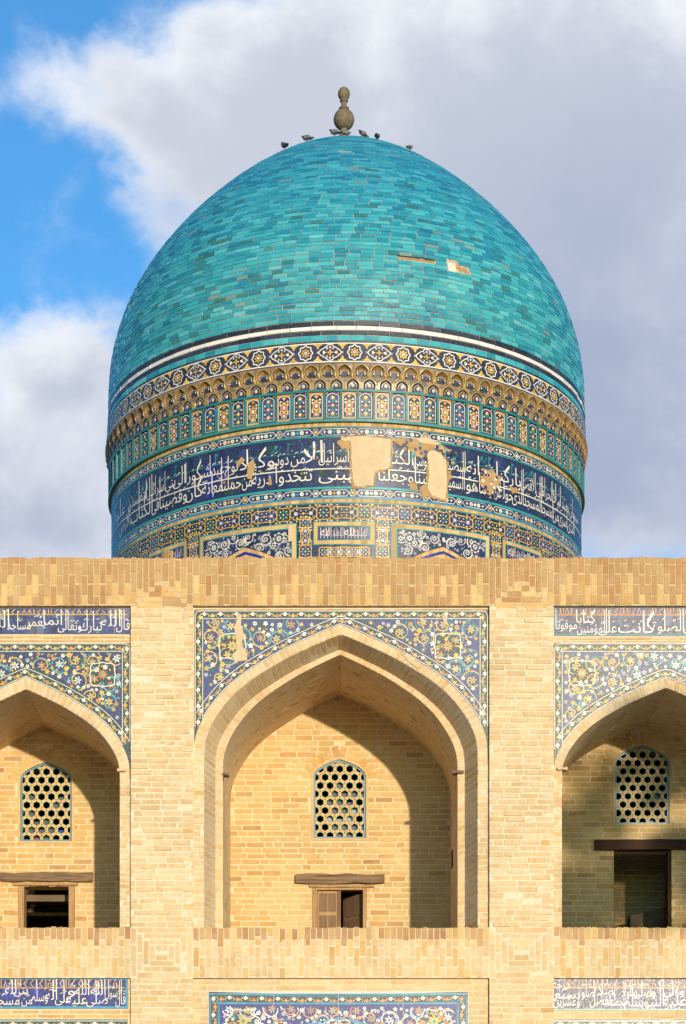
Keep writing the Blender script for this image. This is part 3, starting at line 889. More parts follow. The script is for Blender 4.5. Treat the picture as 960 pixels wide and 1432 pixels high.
rail.build('leaf_rail', 'frame_wood', door)
for (a, b) in ((446.4, 458), (459, 470.4)):
    for (c, d) in ((1249, 1275), (1280, 1300)):
        bx('carved_panel', X(a, y), X(b, y), y + .044, y + .055, Z(d, y), Z(c, y), 'carved_wood', door)
post = plank('meeting_post', X(472.3, y), X(477, y), y + .02, y + .05, zf, Z(1245.5, y), 'carved_wood', door, .003)
# right leaf swung inward
m = MB(); xa, xb = X(508, y), X(480.5, y); ya, yb_ = y + .09, y + .42
for (p0, p1, z0, z1, t, mi) in ((0, 1, zf, Z(1248, y), 0, 0), (.08, .92, Z(1277, y), Z(1251, y), .012, 1), (.08, .92, zf, Z(1281, y), .012, 1)):
    q = [(xa + (xb - xa) * p, ya + (yb_ - ya) * p - t) for p in (p0, p1)]
    m.poly([(q[0][0], q[0][1], z0), (q[1][0], q[1][1], z0), (q[1][0], q[1][1], z1), (q[0][0], q[0][1], z1)], mi)
    if t == 0:
        m.poly([(q[0][0], q[0][1] + .035, z0), (q[1][0], q[1][1] + .035, z0), (q[1][0], q[1][1] + .035, z1), (q[0][0], q[0][1] + .035, z1)], mi)
        m.poly([(q[1][0], q[1][1], z0), (q[1][0], q[1][1] + .035, z0), (q[1][0], q[1][1] + .035, z1), (q[1][0], q[1][1], z1)], mi)
m.build('door_leaf', ['door_wood', 'carved_wood'], door)
y = YB0
plank('lintel', X(1.5, y), X(130, y), y - .05, y + .1, Z(1233.5, y), Z(1221.5, y), 'old_timber', rough=.008)
plank('door_head', X(19, y), X(109, y), y - .03, y + .1, Z(1239, y), Z(1235, y), 'frame_wood', rough=.004)
df = MB(); df.box(X(26, y), X(34, y), y - .02, y + .2, zf, Z(1240, y)); df.box(X(96.5, y), X(104, y), y - .02, y + .2, zf, Z(1240, y))
fr2 = df.build('door_frame', 'frame_wood', arcade)
bx('soffit_board', X(26, y), X(104, y), y + .30, y + .55, Z(1255, y), Z(1246, y), 'room_wall', fr2)
bx('inner_beam', X(20, y), X(110, y), y + .9, y + 1.0, Z(1263, y), Z(1259, y), 'frame_wood', fr2)
plank('lintel', X(831.7, y), X(988, y), y - .05, y + .1, Z(1189.2, y), Z(1175, y), 'dark_timber_and_shade', rough=.008)
bx('door_jamb', X(935, y), X(940.5, y), y + .02, y + .3, zf, Z(1190, y), 'dark_timber_and_shade', arcade)
m = MB(); yy = y + 1.3
m.poly([(X(840, y), yy + CORE, zf - .5), (X(975, y), yy + CORE, zf - .5), (X(975, y), yy + CORE, Z(1120, y)), (X(840, y), yy + CORE, Z(1120, y))])
stair = m.build('stair_wall', 'gold_mortar', arcade)
courses(niche_b, lambda z: [(X(840, y), X(975, y))], zf, Z(1150, y), yy, 'golden_brick', stair, course=.068, length=.222, joint=.014, special='weathered_brick')
m = MB(); y3 = y + .75
m.v = []
p = [(X(882, y3), zf - .2), (X(960, y3), zf - .2), (X(960, y3), Z(1262, y3)), (X(882, y3), Z(1281, y3))]
for yq in (y3, y3 + .3): m.poly([(a, yq, b) for a, b in p])
for a, b in zip(p, p[1:] + p[:1]): m.poly([(a[0], y3, a[1]), (b[0], y3, b[1]), (b[0], y3 + .3, b[1]), (a[0], y3 + .3, a[1])])
m.build('stair_parapet', 'room_wall', arcade)
# stubs of tie beams at the springing
for (a, b, py, yy) in ((309.5, 320, 1083, .42), (634, 649, 1080, .38), (164, 176, 1077.5, .03), (780, 794, 1075.5, .03)):
    plank('tie_beam_stub', X(a, yy), X(b, yy), yy - .02, yy + .12, Z(py + 1.5, yy), Z(py - 2, yy), 'old_timber' if a > 300 and a < 700 else 'plaster', rough=.005)
for (px_, py_) in ((317.5, 1195), (633, 1195)):
    plank('iron_hook', X(px_ - 1, 1.6), X(px_ + 1.2, 1.6), 1.5, 1.7, Z(py_ + 18, 1.6), Z(py_ - 4, 1.6), 'dark_timber_and_shade', rough=.004)

# ---- tiled panels of the arcade
def kufic(p, u0, u1, base, top, k, c, layer, seed):
    """small yellow upright script along a base line"""
    r = random.Random(seed); w = 1.2 * k
    p.rect(u0, u1, base - w * .6, base + w * .6, c, layer)
    u = u0 + 3 * k
    h = top - base
    while u < u1 - 9 * k:
        q = r.random()
        if q < .35: p.rect(u, u + w, base, top, c, layer); u += 4 * k
        elif q < .55:
            p.ribbon([(u, base), (u + 2.6 * k, base + h * .8), (u + 5.2 * k, base)], w, c, layer); u += 8 * k
        elif q < .75:
            p.ribbon([(u, base), (u, base + h * .55), (u + 4 * k, base + h * .55), (u + 4 * k, base)], w, c, layer); p.diamond(u + 2 * k, top - h * .15, 1.5 * k, c, layer); u += 7.5 * k
        else:
            p.ribbon([(u + 6 * k, top), (u + 1 * k, base + h * .45), (u + 6 * k, base)], w, c, layer); u += 9 * k
def script_panel(a, b, t, bt, ground, words, border, seed, tone='cream', yl='yellow', line=None):
    k = S; y0 = YF
    p = Pat(lambda u, v, d: (u, y0 - d, v), 0.0012)
    p.rect(X(a), X(b), Z(bt), Z(t), ground, 0)
    # square tiles with their joints
    r = random.Random(seed); n = int((b - a) / 22)
    for i in range(n * 2):
        u = X(a) + (X(b) - X(a)) * (i + r.uniform(-.2, .2)) / (n * 2)
        w = r.choice((11, 22, 8)) * k; v = Z(bt) + r.choice((0, .33, .6)) * (Z(t) - Z(bt))
        p.rect(u, min(u + w, X(b) - .002), v, min(v + r.choice((13, 20)) * k, Z(t)), r.choice(border['tiles']), 0.5 + .05 * (i % 8))
        if i % 2 == 0: p.rect(u - .0025, u + .0025, Z(bt), Z(t), 'tan_strip' if r.random() < .4 else 'slate_navy', 1.2)
    bw = border['w'] * k
    if bw: p.frame(X(a) - .002, X(b) + .001, Z(bt) - .001, Z(t) + .001, bw, border['c'], 1.5)
    if line: kufic(p, X(a) + 6 * k, X(b) - 5 * k, Z(line), Z(t + 2.0), k, yl, 2, seed)
    for (w, x0, x1, base, xh, top) in words:
        write(p, w, X(x0), X(x1), Z(base), xh * k, Z(top) if top else None, tone, 3)
        # short vowel strokes above the bodies
        for q in range(4):
            u = X(x0) + (X(x1) - X(x0)) * r.uniform(.15, .8); v = Z(base) + xh * k * r.uniform(1.25, 1.7)
            p.ribbon([(u, v), (u + 3.4 * k, v + 1.7 * k)], .9 * k, tone, 3.8)
    m = MB(); m.box(X(a) - .004, X(b) + .004, YF + .002, YF + .05, Z(bt) - .004, Z(t) + .004)
    panel = m.build('inscription_panel', 'dark_mortar_and_shade', arcade)
    p.build('tile_lettering', panel, kind='stuff')
A_ = lambda s: s
script_panel(-108, 182.6, 848.5, 884.5, 'cobalt', [
    ('\u0642\u0627\u0644', 162, 181, 879, 10, 850), ('\u0627\u0644\u0644\u0647', 140, 168, 874, 9, 850), ('\u062a\u0628\u0627\u0631\u0643', 110, 142, 880, 10, 850),
    ('\u0648\u062a\u0639\u0627\u0644\u0649', 80, 113, 879.5, 9, 850), ('\u0627\u0646\u0645\u0627', 60, 86, 872, 9, 850), ('\u064a\u0639\u0645\u0631', 36, 63, 874, 9, 850),
    ('\u0645\u0633\u0627\u062c\u062f', 9, 42, 878.5, 9, 850), ('\u0627\u0644\u0644\u0647', -16, 12, 876, 9, 850), ('\u0645\u0646', -36, -18, 877, 9, 850),
    ('\u0627\u0645\u0646', -62, -38, 876, 9, 850), ('\u0628\u0627\u0644\u0644\u0647', -100, -64, 877, 9, 850)],
    dict(w=0, c='teal', tiles=('cobalt', 'navy', 'cobalt', 'grey_blue')), 3, line=857.5)
script_panel(-108, 178.5, 1366.5, 1410, 'royal', [
    ('\u0642\u0627\u0644', 161, 175, 1404, 11, 1369), ('\u0631\u0633\u0648\u0644', 146, 167, 1394, 9, 1369), ('\u0627\u0644\u0644\u0647', 126, 147, 1391, 9, 1369), ('\u0635\u0644\u0649', 120, 150, 1404, 10, 1369),
    ('\u0627\u0644\u0644\u0647', 105, 124, 1391, 9, 1369), ('\u0639\u0644\u064a\u0647', 92, 121, 1404, 10, 1380), ('\u0648', 94, 104, 1391, 9, 1369), ('\u0639\u0644\u0649', 76, 98, 1402, 10, 1369),
    ('\u0627\u0644\u0647', 62, 79, 1398, 9, 1369), ('\u0648\u0633\u0644\u0645', 43, 66, 1400, 10, 1369), ('\u0645\u0646', 29, 44, 1404, 9, 1369), ('\u0628\u0646\u0649', 18, 38, 1390, 9, 1369), ('\u0644\u0644\u0647', 6, 22, 1390, 10, 1369),
    ('\u0645\u0633\u062c\u062f\u0627', -14, 26, 1405, 10, 1369), ('\u0628\u0646\u0649', -30, -10, 1394, 9, 1369), ('\u0627\u0644\u0644\u0647', -58, -32, 1400, 10, 1369)],
    dict(w=3.2, c='sky_tile', tiles=('navy', 'royal', 'royal', 'cobalt')), 5, line=1381)
script_panel(775.5, 1088, 846.5, 887, 'grey_blue', [
    ('\u0645\u0648\u0642\u0648\u062a\u0627', 778, 808, 878, 9, 850), ('\u0643\u062a\u0627\u0628\u0627', 807, 834, 869, 9, 850), ('\u0627\u0644\u0645\u0624\u0645\u0646\u064a\u0646', 808, 850, 883, 9, 850), ('\u0639\u0644\u0649', 838, 864, 883, 10, 850),
    ('\u0643\u0627\u0646\u062a', 866, 916, 883, 11, 851), ('\u0627\u0644\u0635\u0644\u0648\u0629', 914, 958, 881, 10, 850), ('\u0627\u0646', 957, 974, 881, 10, 850), ('\u0642\u0627\u0644', 980, 1010, 881, 10, 850), ('\u0627\u0644\u0644\u0647', 1012, 1045, 881, 10, 850)],
    dict(w=1.6, c='teal', tiles=('grey_blue', 'grey_blue', 'cobalt', 'grey_blue')), 7, yl='orange', line=858)
script_panel(772, 1088, 1367, 1412, 'grey_blue', [
    ('\u062f\u0631\u062c\u0629', 774, 797, 1382, 9, None), ('\u0628\u0633\u0628\u0639', 776, 812, 1396, 9, None), ('\u0648\u0639\u0634\u0631\u064a\u0646', 775, 812, 1406, 9, None), ('\u0635\u0644\u0648\u0629', 810, 832, 1394, 10, 1369),
    ('\u062a\u0641\u0636\u0644', 826, 856, 1405, 10, 1369), ('\u0635\u0644\u0627\u0629', 832, 859, 1391, 9, 1369), ('\u0627\u0644\u062c\u0645\u0627\u0639\u0629', 852, 876, 1406, 10, 1369), ('\u0635\u0644\u0648\u0629', 874, 892, 1393, 10, 1369),
    ('\u0648\u0633\u0644\u0645', 874, 908, 1407, 10, 1375), ('\u0648\u0635\u0644\u0649', 888, 918, 1393, 10, 1369), ('\u0627\u0644\u0646\u0628\u0649', 898, 930, 1407, 10, 1369), ('\u0639\u0644\u064a\u0647', 928, 962, 1406, 10, 1378), ('\u0648\u0639\u0644\u0649', 930, 958, 1391, 9, 1369), ('\u0627\u0644\u0647', 962, 985, 1405, 10, 1369)],
    dict(w=1.8, c='pale_teal', tiles=('grey_blue', 'grey_blue', 'cobalt', 'slate_navy')), 9, yl='orange', line=1381)
# brick strips between the panels and the courses round the lower panels
for (a, b, t, bt) in ((-108, 182.6, 886.5, 891.5), (-108, 182.6, 891.8, 896.3), (775.5, 1088, 888.5, 893), (775.5, 1088, 893.2, 896.5), (272, 683, 848.6, 851.5),
                      (-108, 182, 1411.5, 1424), (774, 1088, 1413, 1424), (266, 684, 1369, 1385), (266, 290.5, 1385.5, 1470), (657, 684, 1385.5, 1470)):
    courses(pier_b, lambda z: [(X(a), X(b))], Z(bt), Z(t), YF - .004 if t < 892 else YF, 'pale_brick' if a > 200 else 'golden_brick', lower if t > 1000 else parapet, special='golden_brick', length=.3)

def scroll_field(p, inside, u0, u1, v0, v1, k, r, cols, layer, density=1.0):
    """vines, flowers, leaves scattered inside a region"""
    cs = []
    for _ in range(900):
        u, v = r.uniform(u0, u1), r.uniform(v0, v1)
        if inside(u, v, 5 * k) and all(math.dist((u, v), c[:2]) > 21 * k for c in cs): cs.append((u, v))
    def run(pts, w, c, l):
        seg = []
        for q in pts:
            if inside(q[0], q[1], 2.0 * k): seg.append(q)
            else:
                if len(seg) > 2: p.ribbon(seg, w, c, l)
                seg = []
        if len(seg) > 2: p.ribbon(seg, w, c, l)
    taken = []
    for i, (u, v) in enumerate(cs):
        rad = r.uniform(12, 16) * k; a0 = r.uniform(0, 2 * PI); sg = r.choice((-1, 1))
        run([(u + rad * (1 - .62 * t / 30) * math.cos(a0 + sg * t * .235), v + rad * (1 - .62 * t / 30) * math.sin(a0 + sg * t * .235)) for t in range(31)], 1.55 * k, cols['vine'][i % len(cols['vine'])], layer + .1 * (i % 5))
        rad2 = rad * .72
        run([(u + rad2 * math.cos(a0 + 2 - sg * t * .26), v + rad2 * math.sin(a0 + 2 - sg * t * .26)) for t in range(17)], 1.25 * k, cols['vine2'], layer + .6 + .1 * (i % 3))
        f = cols['big'][i % len(cols['big'])]
        p.flower(u, v, 6.4 * k, 6, f, cols['eye'], layer + 2, .34, r.random()); taken.append((u, v, 6.0 * k))
        for q in range(5):
            a = a0 + q * 1.3
            uu, vv = u + rad * math.cos(a), v + rad * math.sin(a)
            if inside(uu, vv, 4 * k): p.leaf(uu, vv, a + 1.2 * sg, 4.6 * k, 1.0 * k, r.choice(cols['leaf']), layer + 1)
    for _ in range(int(4200 * density)):
        u, v = r.uniform(u0, u1), r.uniform(v0, v1); rr = r.uniform(2.4, 4.3) * k
        if not inside(u, v, rr + 1 * k) or any(math.dist((u, v), c[:2]) < rr + c[2] + .45 * k for c in taken): continue
        taken.append((u, v, rr))
        c = r.choice(cols['small'])
        p.flower(u, v, rr, r.choice((5, 6)), c, r.choice(cols['eyes']), layer + 1.5 + .02 * (len(taken) % 20), .22, r.random())
    for _ in range(int(900 * density)):
        u, v = r.uniform(u0, u1), r.uniform(v0, v1)
        if inside(u, v, 4 * k) and not any(math.dist((u, v), c[:2]) < c[2] + 1.5 * k for c in taken):
            p.leaf(u, v, r.uniform(0, 6.3), r.uniform(3, 6) * k, r.uniform(.7, 1.3) * k, r.choice(cols['leaf']), layer + .9); taken.append((u, v, 2 * k))
def border_run(p, path, k, w, ground, vine, fl, layer, edge='cream', r=random):
    """border strip: wavy vine with alternating flowers between two light lines"""
    if ground: p.ribbon(path, w, ground, layer)
    f, L = sampler(path); n = max(2, int(L / (11.2 * k)))
    def off(s, d):
        a, b = f(max(0, s - .01)), f(min(L, s + .01)); dx, dy = b[0] - a[0], b[1] - a[1]; l = math.hypot(dx, dy) or 1
        q = f(s); return (q[0] - dy / l * d, q[1] + dx / l * d)
    m = n * 6
    p.ribbon([off(L * i / m, w * .24 * math.sin(PI * i / 6)) for i in range(m + 1)], 1.15 * k, vine, layer + 1)
    for i in range(n):
        s = L * (i + .5) / n; c = fl[i % len(fl)]
        q = off(s, -w * .10 * (1 if i % 2 else -1))
        p.flower(q[0], q[1], (3.1 if c == 'cream' else 3.5) * k, 6 if c == 'cream' else 5, c, 'pale_teal' if i % 3 == 0 else None, layer + 2, .18 if c == 'cream' else .34, i * 1.0)
        for d in (-1, 1):
            q = off(s + L / n * .5, d * w * .22); p.disc(q[0], q[1], 1.0 * k, 'teal' if d > 0 else 'pale_teal', layer + 1.5, 5)
    if edge:
        for d in (-.5, .5): p.ribbon([off(L * i / m, w * d) for i in range(m + 1)], .9 * k, edge, layer + 2.5)

def spandrels(bay, xl, xr, zt, ground, seed, cart, tone):
    k = S; r = random.Random(seed)
    E = bay['E']; yt = YF - .002
    p = Pat(lambda u, v, d: (u, yt - d, v), 0.0011)
    x0, x1, z1 = X(xl), X(xr), Z(zt)
    E2 = [q for q in E if x0 < q[0] < x1]
    f0 = max(E[0][1], 0)
    side_z = E2[0][1]
    p.poly([(x0, side_z)] + E2 + [(x1, E2[-1][1]), (x1, z1), (x0, z1)], tone['edge'], 0)
    bw = 10.5 * k
    EP = resample(E, .045)
    def inside_all(u, v, mg):
        if not (x0 + mg < u < x1 - mg and v < z1 - mg): return False
        h = at_x(E, u)
        if h is None: return False
        return v > h and min(math.dist((u, v), q) for q in EP) > mg
    def inside(u, v, mg): return inside_all(u, v, mg + bw + 0.6 * k)
    # field
    n = 60; field = []
    e3 = []
    for i in range(n + 1):
        u = x0 + bw + 1.5 * k + (x1 - x0 - 2 * bw - 3 * k) * i / n; h = at_x(E, u)
        e3.append((u, min(h + (bw + 2.2 * k) * 1.28, z1 - bw - 1.5 * k)))
    p.poly(e3 + [(e3[-1][0], z1 - bw - 1.5 * k), (e3[0][0], z1 - bw - 1.5 * k)], ground, 1)
    for _ in range(110):     # uneven tiles of the ground
        u, v = r.uniform(x0, x1), r.uniform(side_z, z1); w = r.uniform(5, 15) * k; h = r.uniform(5, 14) * k
        if inside(u, v, 1 * k) and inside(u + w, v, 1 * k) and inside(u, v + h, 1 * k) and inside(u + w, v + h, 1 * k):
            p.rect(u, u + w, v, v + h, r.choice(tone['tiles']), 1.3 + .04 * (_ % 10))
    inset = bw * .5 + .8 * k
    border_run(p, [(x0 + inset, side_z + 22 * k), (x0 + inset, z1 - inset), (x1 - inset, z1 - inset), (x1 - inset, side_z + 22 * k)], k, bw, None, tone['bvine'], tone['bfl'], 2)
    mid = []
    for q in resample(E2, .03):
        h = at_x(E, q[0]); mid.append((q[0], q[1] + 0))
    off = []
    for i, q in enumerate(mid):
        a, b = mid[max(0, i - 1)], mid[min(len(mid) - 1, i + 1)]; dx, dy = b[0] - a[0], b[1] - a[1]; l = math.hypot(dx, dy) or 1
        w = (q[0] - dy / l * inset, q[1] + dx / l * inset)
        if x0 + inset < w[0] < x1 - inset: off.append(w)
    border_run(p, off, k, bw, tone['arch'], tone['bvine'], tone['bfl'], 2.2)
    for (cu, cv, sz, c1) in cart:
        u, v = X(cu), Z(cv); s = sz * k
        pts = []
        for i in range(40):
            a = 2 * PI * i / 40; q = s * (1 + .10 * math.cos(4 * a + PI) + .05 * math.cos(8 * a))
            pts.append((u + q * math.cos(a) * 1.05, v + q * math.sin(a)))
        p.poly(pts, 'black_green', 1.8); p.ribbon(pts, 1.3 * k, 'cream', 7, True)
        p.flower(u, v, s * .44, 9, c1, 'pale_teal', 6, .26)
    cut = [(X(c[0]), Z(c[1]), c[2] * k * .5) for c in cart]
    scroll_field(p, lambda u, v, mg: inside(u, v, mg) and all(math.dist((u, v), c[:2]) > c[2] for c in cut), x0, x1, side_z, z1, k, r, tone, 2.5, 1.0 if xr - xl > 350 else .9)
    # losses patched with plain plaster
    for poly in tone.get('loss', []): p.poly([(X(a), Z(b)) for a, b in poly], 'plaster', 9)
    body = MB(); body.poly([(x0 - .006, YF + .004, side_z)] + [(x, YF + .004, z) for x, z in E2] + [(x1 + .006, YF + .004, E2[-1][1]), (x1 + .006, YF + .004, z1 + .006), (x0 - .006, YF + .004, z1 + .006)])
    panel = body.build('spandrel_panel', 'dark_mortar_and_shade', arcade)
    p.build('mosaic', panel, kind='stuff')
TC = dict(edge='black_green', arch='navy', tiles=('navy', 'cobalt', 'grey_blue', 'black_green', 'black_green', 'navy'), bvine='yellow', bfl=('cream', 'yellow', 'cream', 'yellow', 'cream', 'orange'),
          vine=('yellow', 'yellow', 'pale_teal'), vine2='teal', big=('yellow', 'yellow', 'yellow', 'orange', 'yellow'), eye='pale_teal', leaf=('teal', 'pale_teal', 'teal', 'yellow'),
          small=('cream', 'cream', 'yellow', 'yellow', 'lilac', 'yellow'), eyes=(None, None, 'yellow', 'teal'),
          loss=[[(330.5, 859), (338, 858), (337, 872), (341, 884), (338, 900), (345, 912), (346, 922), (328, 924), (325, 914), (331, 908), (330, 890), (327, 876), (331, 866)],
                [(619, 858), (627, 859), (625, 872), (621, 870)], [(562, 912), (575, 914), (590, 930), (584, 933), (570, 922)]])
spandrels(BAYS[0], 272, 683.5, 852, 'cobalt', 21, [(325, 902, 19, 'yellow'), (627, 902, 19, 'orange')], TC)
TL = dict(TC, arch='black_green', big=('yellow', 'cream', 'orange', 'yellow'), tiles=('navy', 'cobalt', 'navy', 'cobalt'), small=('cream', 'cream', 'orange', 'yellow', 'lilac'), loss=[])
spandrels(BAYS[1], -108, 182, 898, 'navy', 22, [(143, 942, 18, 'orange'), (-72, 942, 18, 'orange')], TL)
TR = dict(TC, edge='black_green', arch='black_green', big=('yellow', 'yellow', 'cream'), tiles=('grey_blue', 'navy', 'grey_blue', 'teal', 'lilac'), small=('cream', 'yellow', 'yellow', 'lilac', 'cream'), loss=[])
spandrels(BAYS[2], 776, 1089, 898, 'grey_blue', 23, [(815, 940, 19, 'yellow'), (1051, 940, 19, 'yellow')], TR)

def lower_panel():
    k = S; r = random.Random(31); a, b, t, bt = 292, 655, 1386.5, 1470
    p = Pat(lambda u, v, d: (u, YF - .004 - d, v), 0.0011)
    # the top edge sags a little between its corners
    top = [(X(a + (b - a) * i / 12), Z(t + (3.4 * math.sin(PI * i / 12) if 0 < i < 12 else 0))) for i in range(13)]
    p.poly([(X(a), Z(bt)), (X(b), Z(bt))] + top[::-1], 'black_green', 0)
    p.rect(X(a + 15), X(b - 15), Z(bt), Z(t + 17), 'royal', 1)
    path = [(X(a + 7.5), Z(bt)), (X(a + 7.5), Z(t + 9))] + [(q[0], q[1] - 8.5 * k) for q in top[1:-1]] + [(X(b - 7.5), Z(t + 9)), (X(b - 7.5), Z(bt))]
    border_run(p, path, k, 11 * k, None, 'orange', ('cream', 'orange', 'cream', 'orange'), 1, edge='sky_tile')
    for d, w, c in ((14.5, 2.2, 'sky_tile'), (1.2, 1.6, 'sky_tile')):
        p.ribbon([(X(a + d), Z(bt)), (X(a + d), Z(t + d + 2)), (X(b - d), Z(t + d + 2)), (X(b - d), Z(bt))], w * k, c, 3)
    AR = arch(X(473), 165 * k, Z(1500), Z(1424))
    p.ribbon([q for q in AR if q[1] > Z(bt)], 3.0 * k, 'sky_tile', 5)
    ins = lambda u, v, mg: X(a + 17) + mg < u < X(b - 17) - mg and Z(bt) + mg < v < Z(t + 19.5) - mg
    for (cu, cv) in ((340, 1428), (608, 1428), (474, 1443)):
        pts = [(X(cu) + 22 * k * (1 + .12 * math.cos(6 * q * PI / 18)) * math.cos(q * PI / 18), Z(cv) + 17 * k * (1 + .12 * math.cos(6 * q * PI / 18)) * math.sin(q * PI / 18)) for q in range(36)]
        p.poly(pts, 'black_green', 1.5); p.ribbon(pts, 1.3 * k, 'cream', 6, True); p.flower(X(cu), Z(cv), 9 * k, 8, 'yellow', 'teal', 6)
    cols = dict(TC, vine=('orange', 'cream', 'yellow'), vine2='lilac', big=('orange', 'cream', 'yellow', 'orange'), eye='sky_tile', leaf=('sky_tile', 'teal', 'cream'), small=('cream', 'cream', 'cream', 'orange', 'lilac'), eyes=(None, 'orange', 'sky_tile'))
    scroll_field(p, ins, X(a), X(b), Z(bt), Z(t), k, r, cols, 2, 1.2)
    for q in range(1, 4): p.rect(X(a + (b - a) * q / 4.0) - .003, X(a + (b - a) * q / 4.0) + .003, Z(bt), Z(t + 4), 'lilac', 8)
    body = MB(); body.box(X(a) - .008, X(b) + .008, YF + .001, YF + .05, Z(bt), Z(t) + .004)
    panel = body.build('tile_panel', 'white_plaster', arcade)
    p.build('mosaic', panel, kind='stuff')
lower_panel()
for (a, b) in ((-108, 177), (774, 1088)):
    p = Pat(lambda u, v, d: (u, YF - .004 - d, v), 0.0011)
    p.rect(X(a), X(b), Z(1470), Z(1425.5), 'black_green', 0)
    border_run(p, [(X(a + 5), Z(1432.5)), (X(b - 5), Z(1432.5))], S, 10 * S, None, 'yellow', ('cream', 'yellow'), 1)
    p.rect(X(a), X(b), Z(1428), Z(1427), 'cream', 3)
    body = MB(); body.box(X(a) - .008, X(b) + .008, YF + .001, YF + .05, Z(1470), Z(1425.2))
    p.build('mosaic', body.build('tile_panel', 'dark_mortar_and_shade', arcade), kind='stuff')
pier_b.finish('brickwork', arcade); soldier_b.finish('soldier_brickwork', arcade); niche_b.finish('niche_brickwork', arcade); vous_b.finish('voussoir_brickwork', arcade)

# ================================================================== the dome on its drum
AX, AY = 0.051, 9.0            # axis of the drum
D2 = D + AY
RP, RI, RC, RB = 3.561, 3.540, 3.622, 3.598    # radius of panel ring, inscription, cornice, dome foot
def ZF(py, r): return ZC + (YH - py) * (D2 - r) / F      # height of a ring whose front edge shows on row py
def ANG(px, r=RI):
    """drum angle whose surface shows at column px"""
    t = 0.0
    for _ in range(40):
        q = (px - 480.0) / F * (D2 - r * math.cos(t)) - AX
        t = 0.5 * t + 0.5 * math.asin(max(-.999, min(.999, q / r)))
    return t
def cyl(r):
    def f(u, v, d):
        a = u / r
        return (AX + (r + d) * math.sin(a), AY - (r + d) * math.cos(a), v)
    return f
dome = thing('domed_drum', 'turquoise brick dome on a round drum banded with tiles and script', 'dome', (AX, AY, ZF(800, RI) - .5))

# dome profile: foot, then a pointed curve
H0 = ZF(456, 3.586)
prof = [(RB, ZF(476.3, RB)), (3.592, (ZF(476.3, RB) + H0) / 2)]
Hh, pa_, pb_, tip, tw = 3.326, 2.341, 1.614, 0.861, 0.755
for k in range(121):
    t = k / 120.0; r = 3.586 * max(0.0, 1 - t ** pa_) ** (1 / pb_)
    prof.append((r, H0 + Hh * t + tip * math.exp(-(r / (tw * 3.586)) ** 2)))
base_z = H0 + tip * math.exp(-(1 / tw) ** 2)
prof = [prof[0], prof[1]] + [(r, z - tip * math.exp(-(1 / tw) ** 2) * max(0, 1 - k / 14.0)) for k, (r, z) in enumerate(prof[2:])]
APEX = prof[-1][1]
sp, PL = sampler(prof)
m = MB(); m.lathe([(max(r - 0.008, 0.0005), z) for r, z in prof], (AX, AY), 128)
shell = m.build('dome_shell', 'dome_mortar', dome, smooth=True)
gb = Bricks('glazed_brick')
def on_dome(px, py):
    """nearest dome point under a photo pixel, as (angle, arc length)"""
    best = None
    for i in range(400):
        s = PL * i / 400; r, z = sp(s)
        for q in range(121):
            t = -PI / 2 + PI * q / 120
            x, y = AX + r * math.sin(t), AY - r * math.cos(t)
            d = y + D; e = (480 + F * x / d - px) ** 2 + (YH - F * (z - ZC) / d - py) ** 2
            if best is None or e < best[0]: best = (e, t, s)
    return best[1], best[2]
slot_a, slot_b = on_dome(549, 361), on_dome(610, 361)
hole_a, hole_b = on_dome(627, 372), on_dome(655, 376)
dent = on_dome(765, 385)
heights = [ZF(467.6, RB) - ZF(476.3, RB), 0.064, 0.062, 0.070]
s = 0.0; row = 0
while s < PL - 0.10:
    h = heights[row] if row < len(heights) else 0.0645
    (r0, z0), (r1, z1) = sp(s), sp(s + h)
    rm = (r0 + r1) / 2
    mat = {1: 'band_navy', 2: 'band_white', 3: 'band_navy'}.get(row, 'turquoise_brick')
    n = max(6, int(round(2 * PI * rm / (0.30 if row in (1, 2, 3) else 0.178)))); off = R_.random()
    edges = []
    q = 0.0
    for k in range(n): edges.append((k + off + R_.uniform(-.13, .13)) * 2 * PI / n)
    slope = Vector((r1 - r0, z1 - z0)).normalized()
    for k in range(n):
        a, b = edges[k], edges[(k + 1) % n] + (2 * PI if k == n - 1 else 0)
        t = (a + b) / 2; tt = (t + PI) % (2 * PI) - PI; w = (b - a) * rm
        sm = s + h / 2
        if slot_a[0] < tt < slot_b[0] and abs(sm - (slot_a[1] + slot_b[1]) / 2) < .035: continue
        if hole_a[0] - .01 < tt < hole_b[0] and abs(sm - hole_a[1]) < (.10 if tt < (hole_a[0] + hole_b[0]) / 2 else .055): continue
        if abs(tt - dent[0]) < .03 and abs(sm - dent[1]) < .07: continue
        if row > 12 and R_.random() < .0015: continue
        rad = Vector((math.sin(t), -math.cos(t), 0)); tan = Vector((math.cos(t), math.sin(t), 0))
        up = rad * slope.x + Vector((0, 0, slope.y)); nn = tan.cross(up).normalized()
        if nn.dot(rad) < 0 and nn.z < 0: nn = -nn
        if nn.dot(Vector((rad.x, rad.y, .3))) < 0: nn = -nn
        c = Vector((AX, AY, 0)) + rad * rm + Vector((0, 0, (z0 + z1) / 2))
        sag = rm * (1 - math.cos((b - a) / 2)) * .5
        c -= nn * (0.016 - R_.uniform(-.003, .0035) - sag)
        tilt = R_.uniform(-.012, .012); tilt2 = R_.uniform(-.02, .02)
        axx = (tan + nn * tilt) * (w / 2 - .0042); azz = (up + nn * tilt2) * (h / 2 - .0040)
        gb.add(c, axx, -nn * 0.016, azz, mat, shell)
    s += h; row += 1
gb.finish('glazed_brickwork', shell)
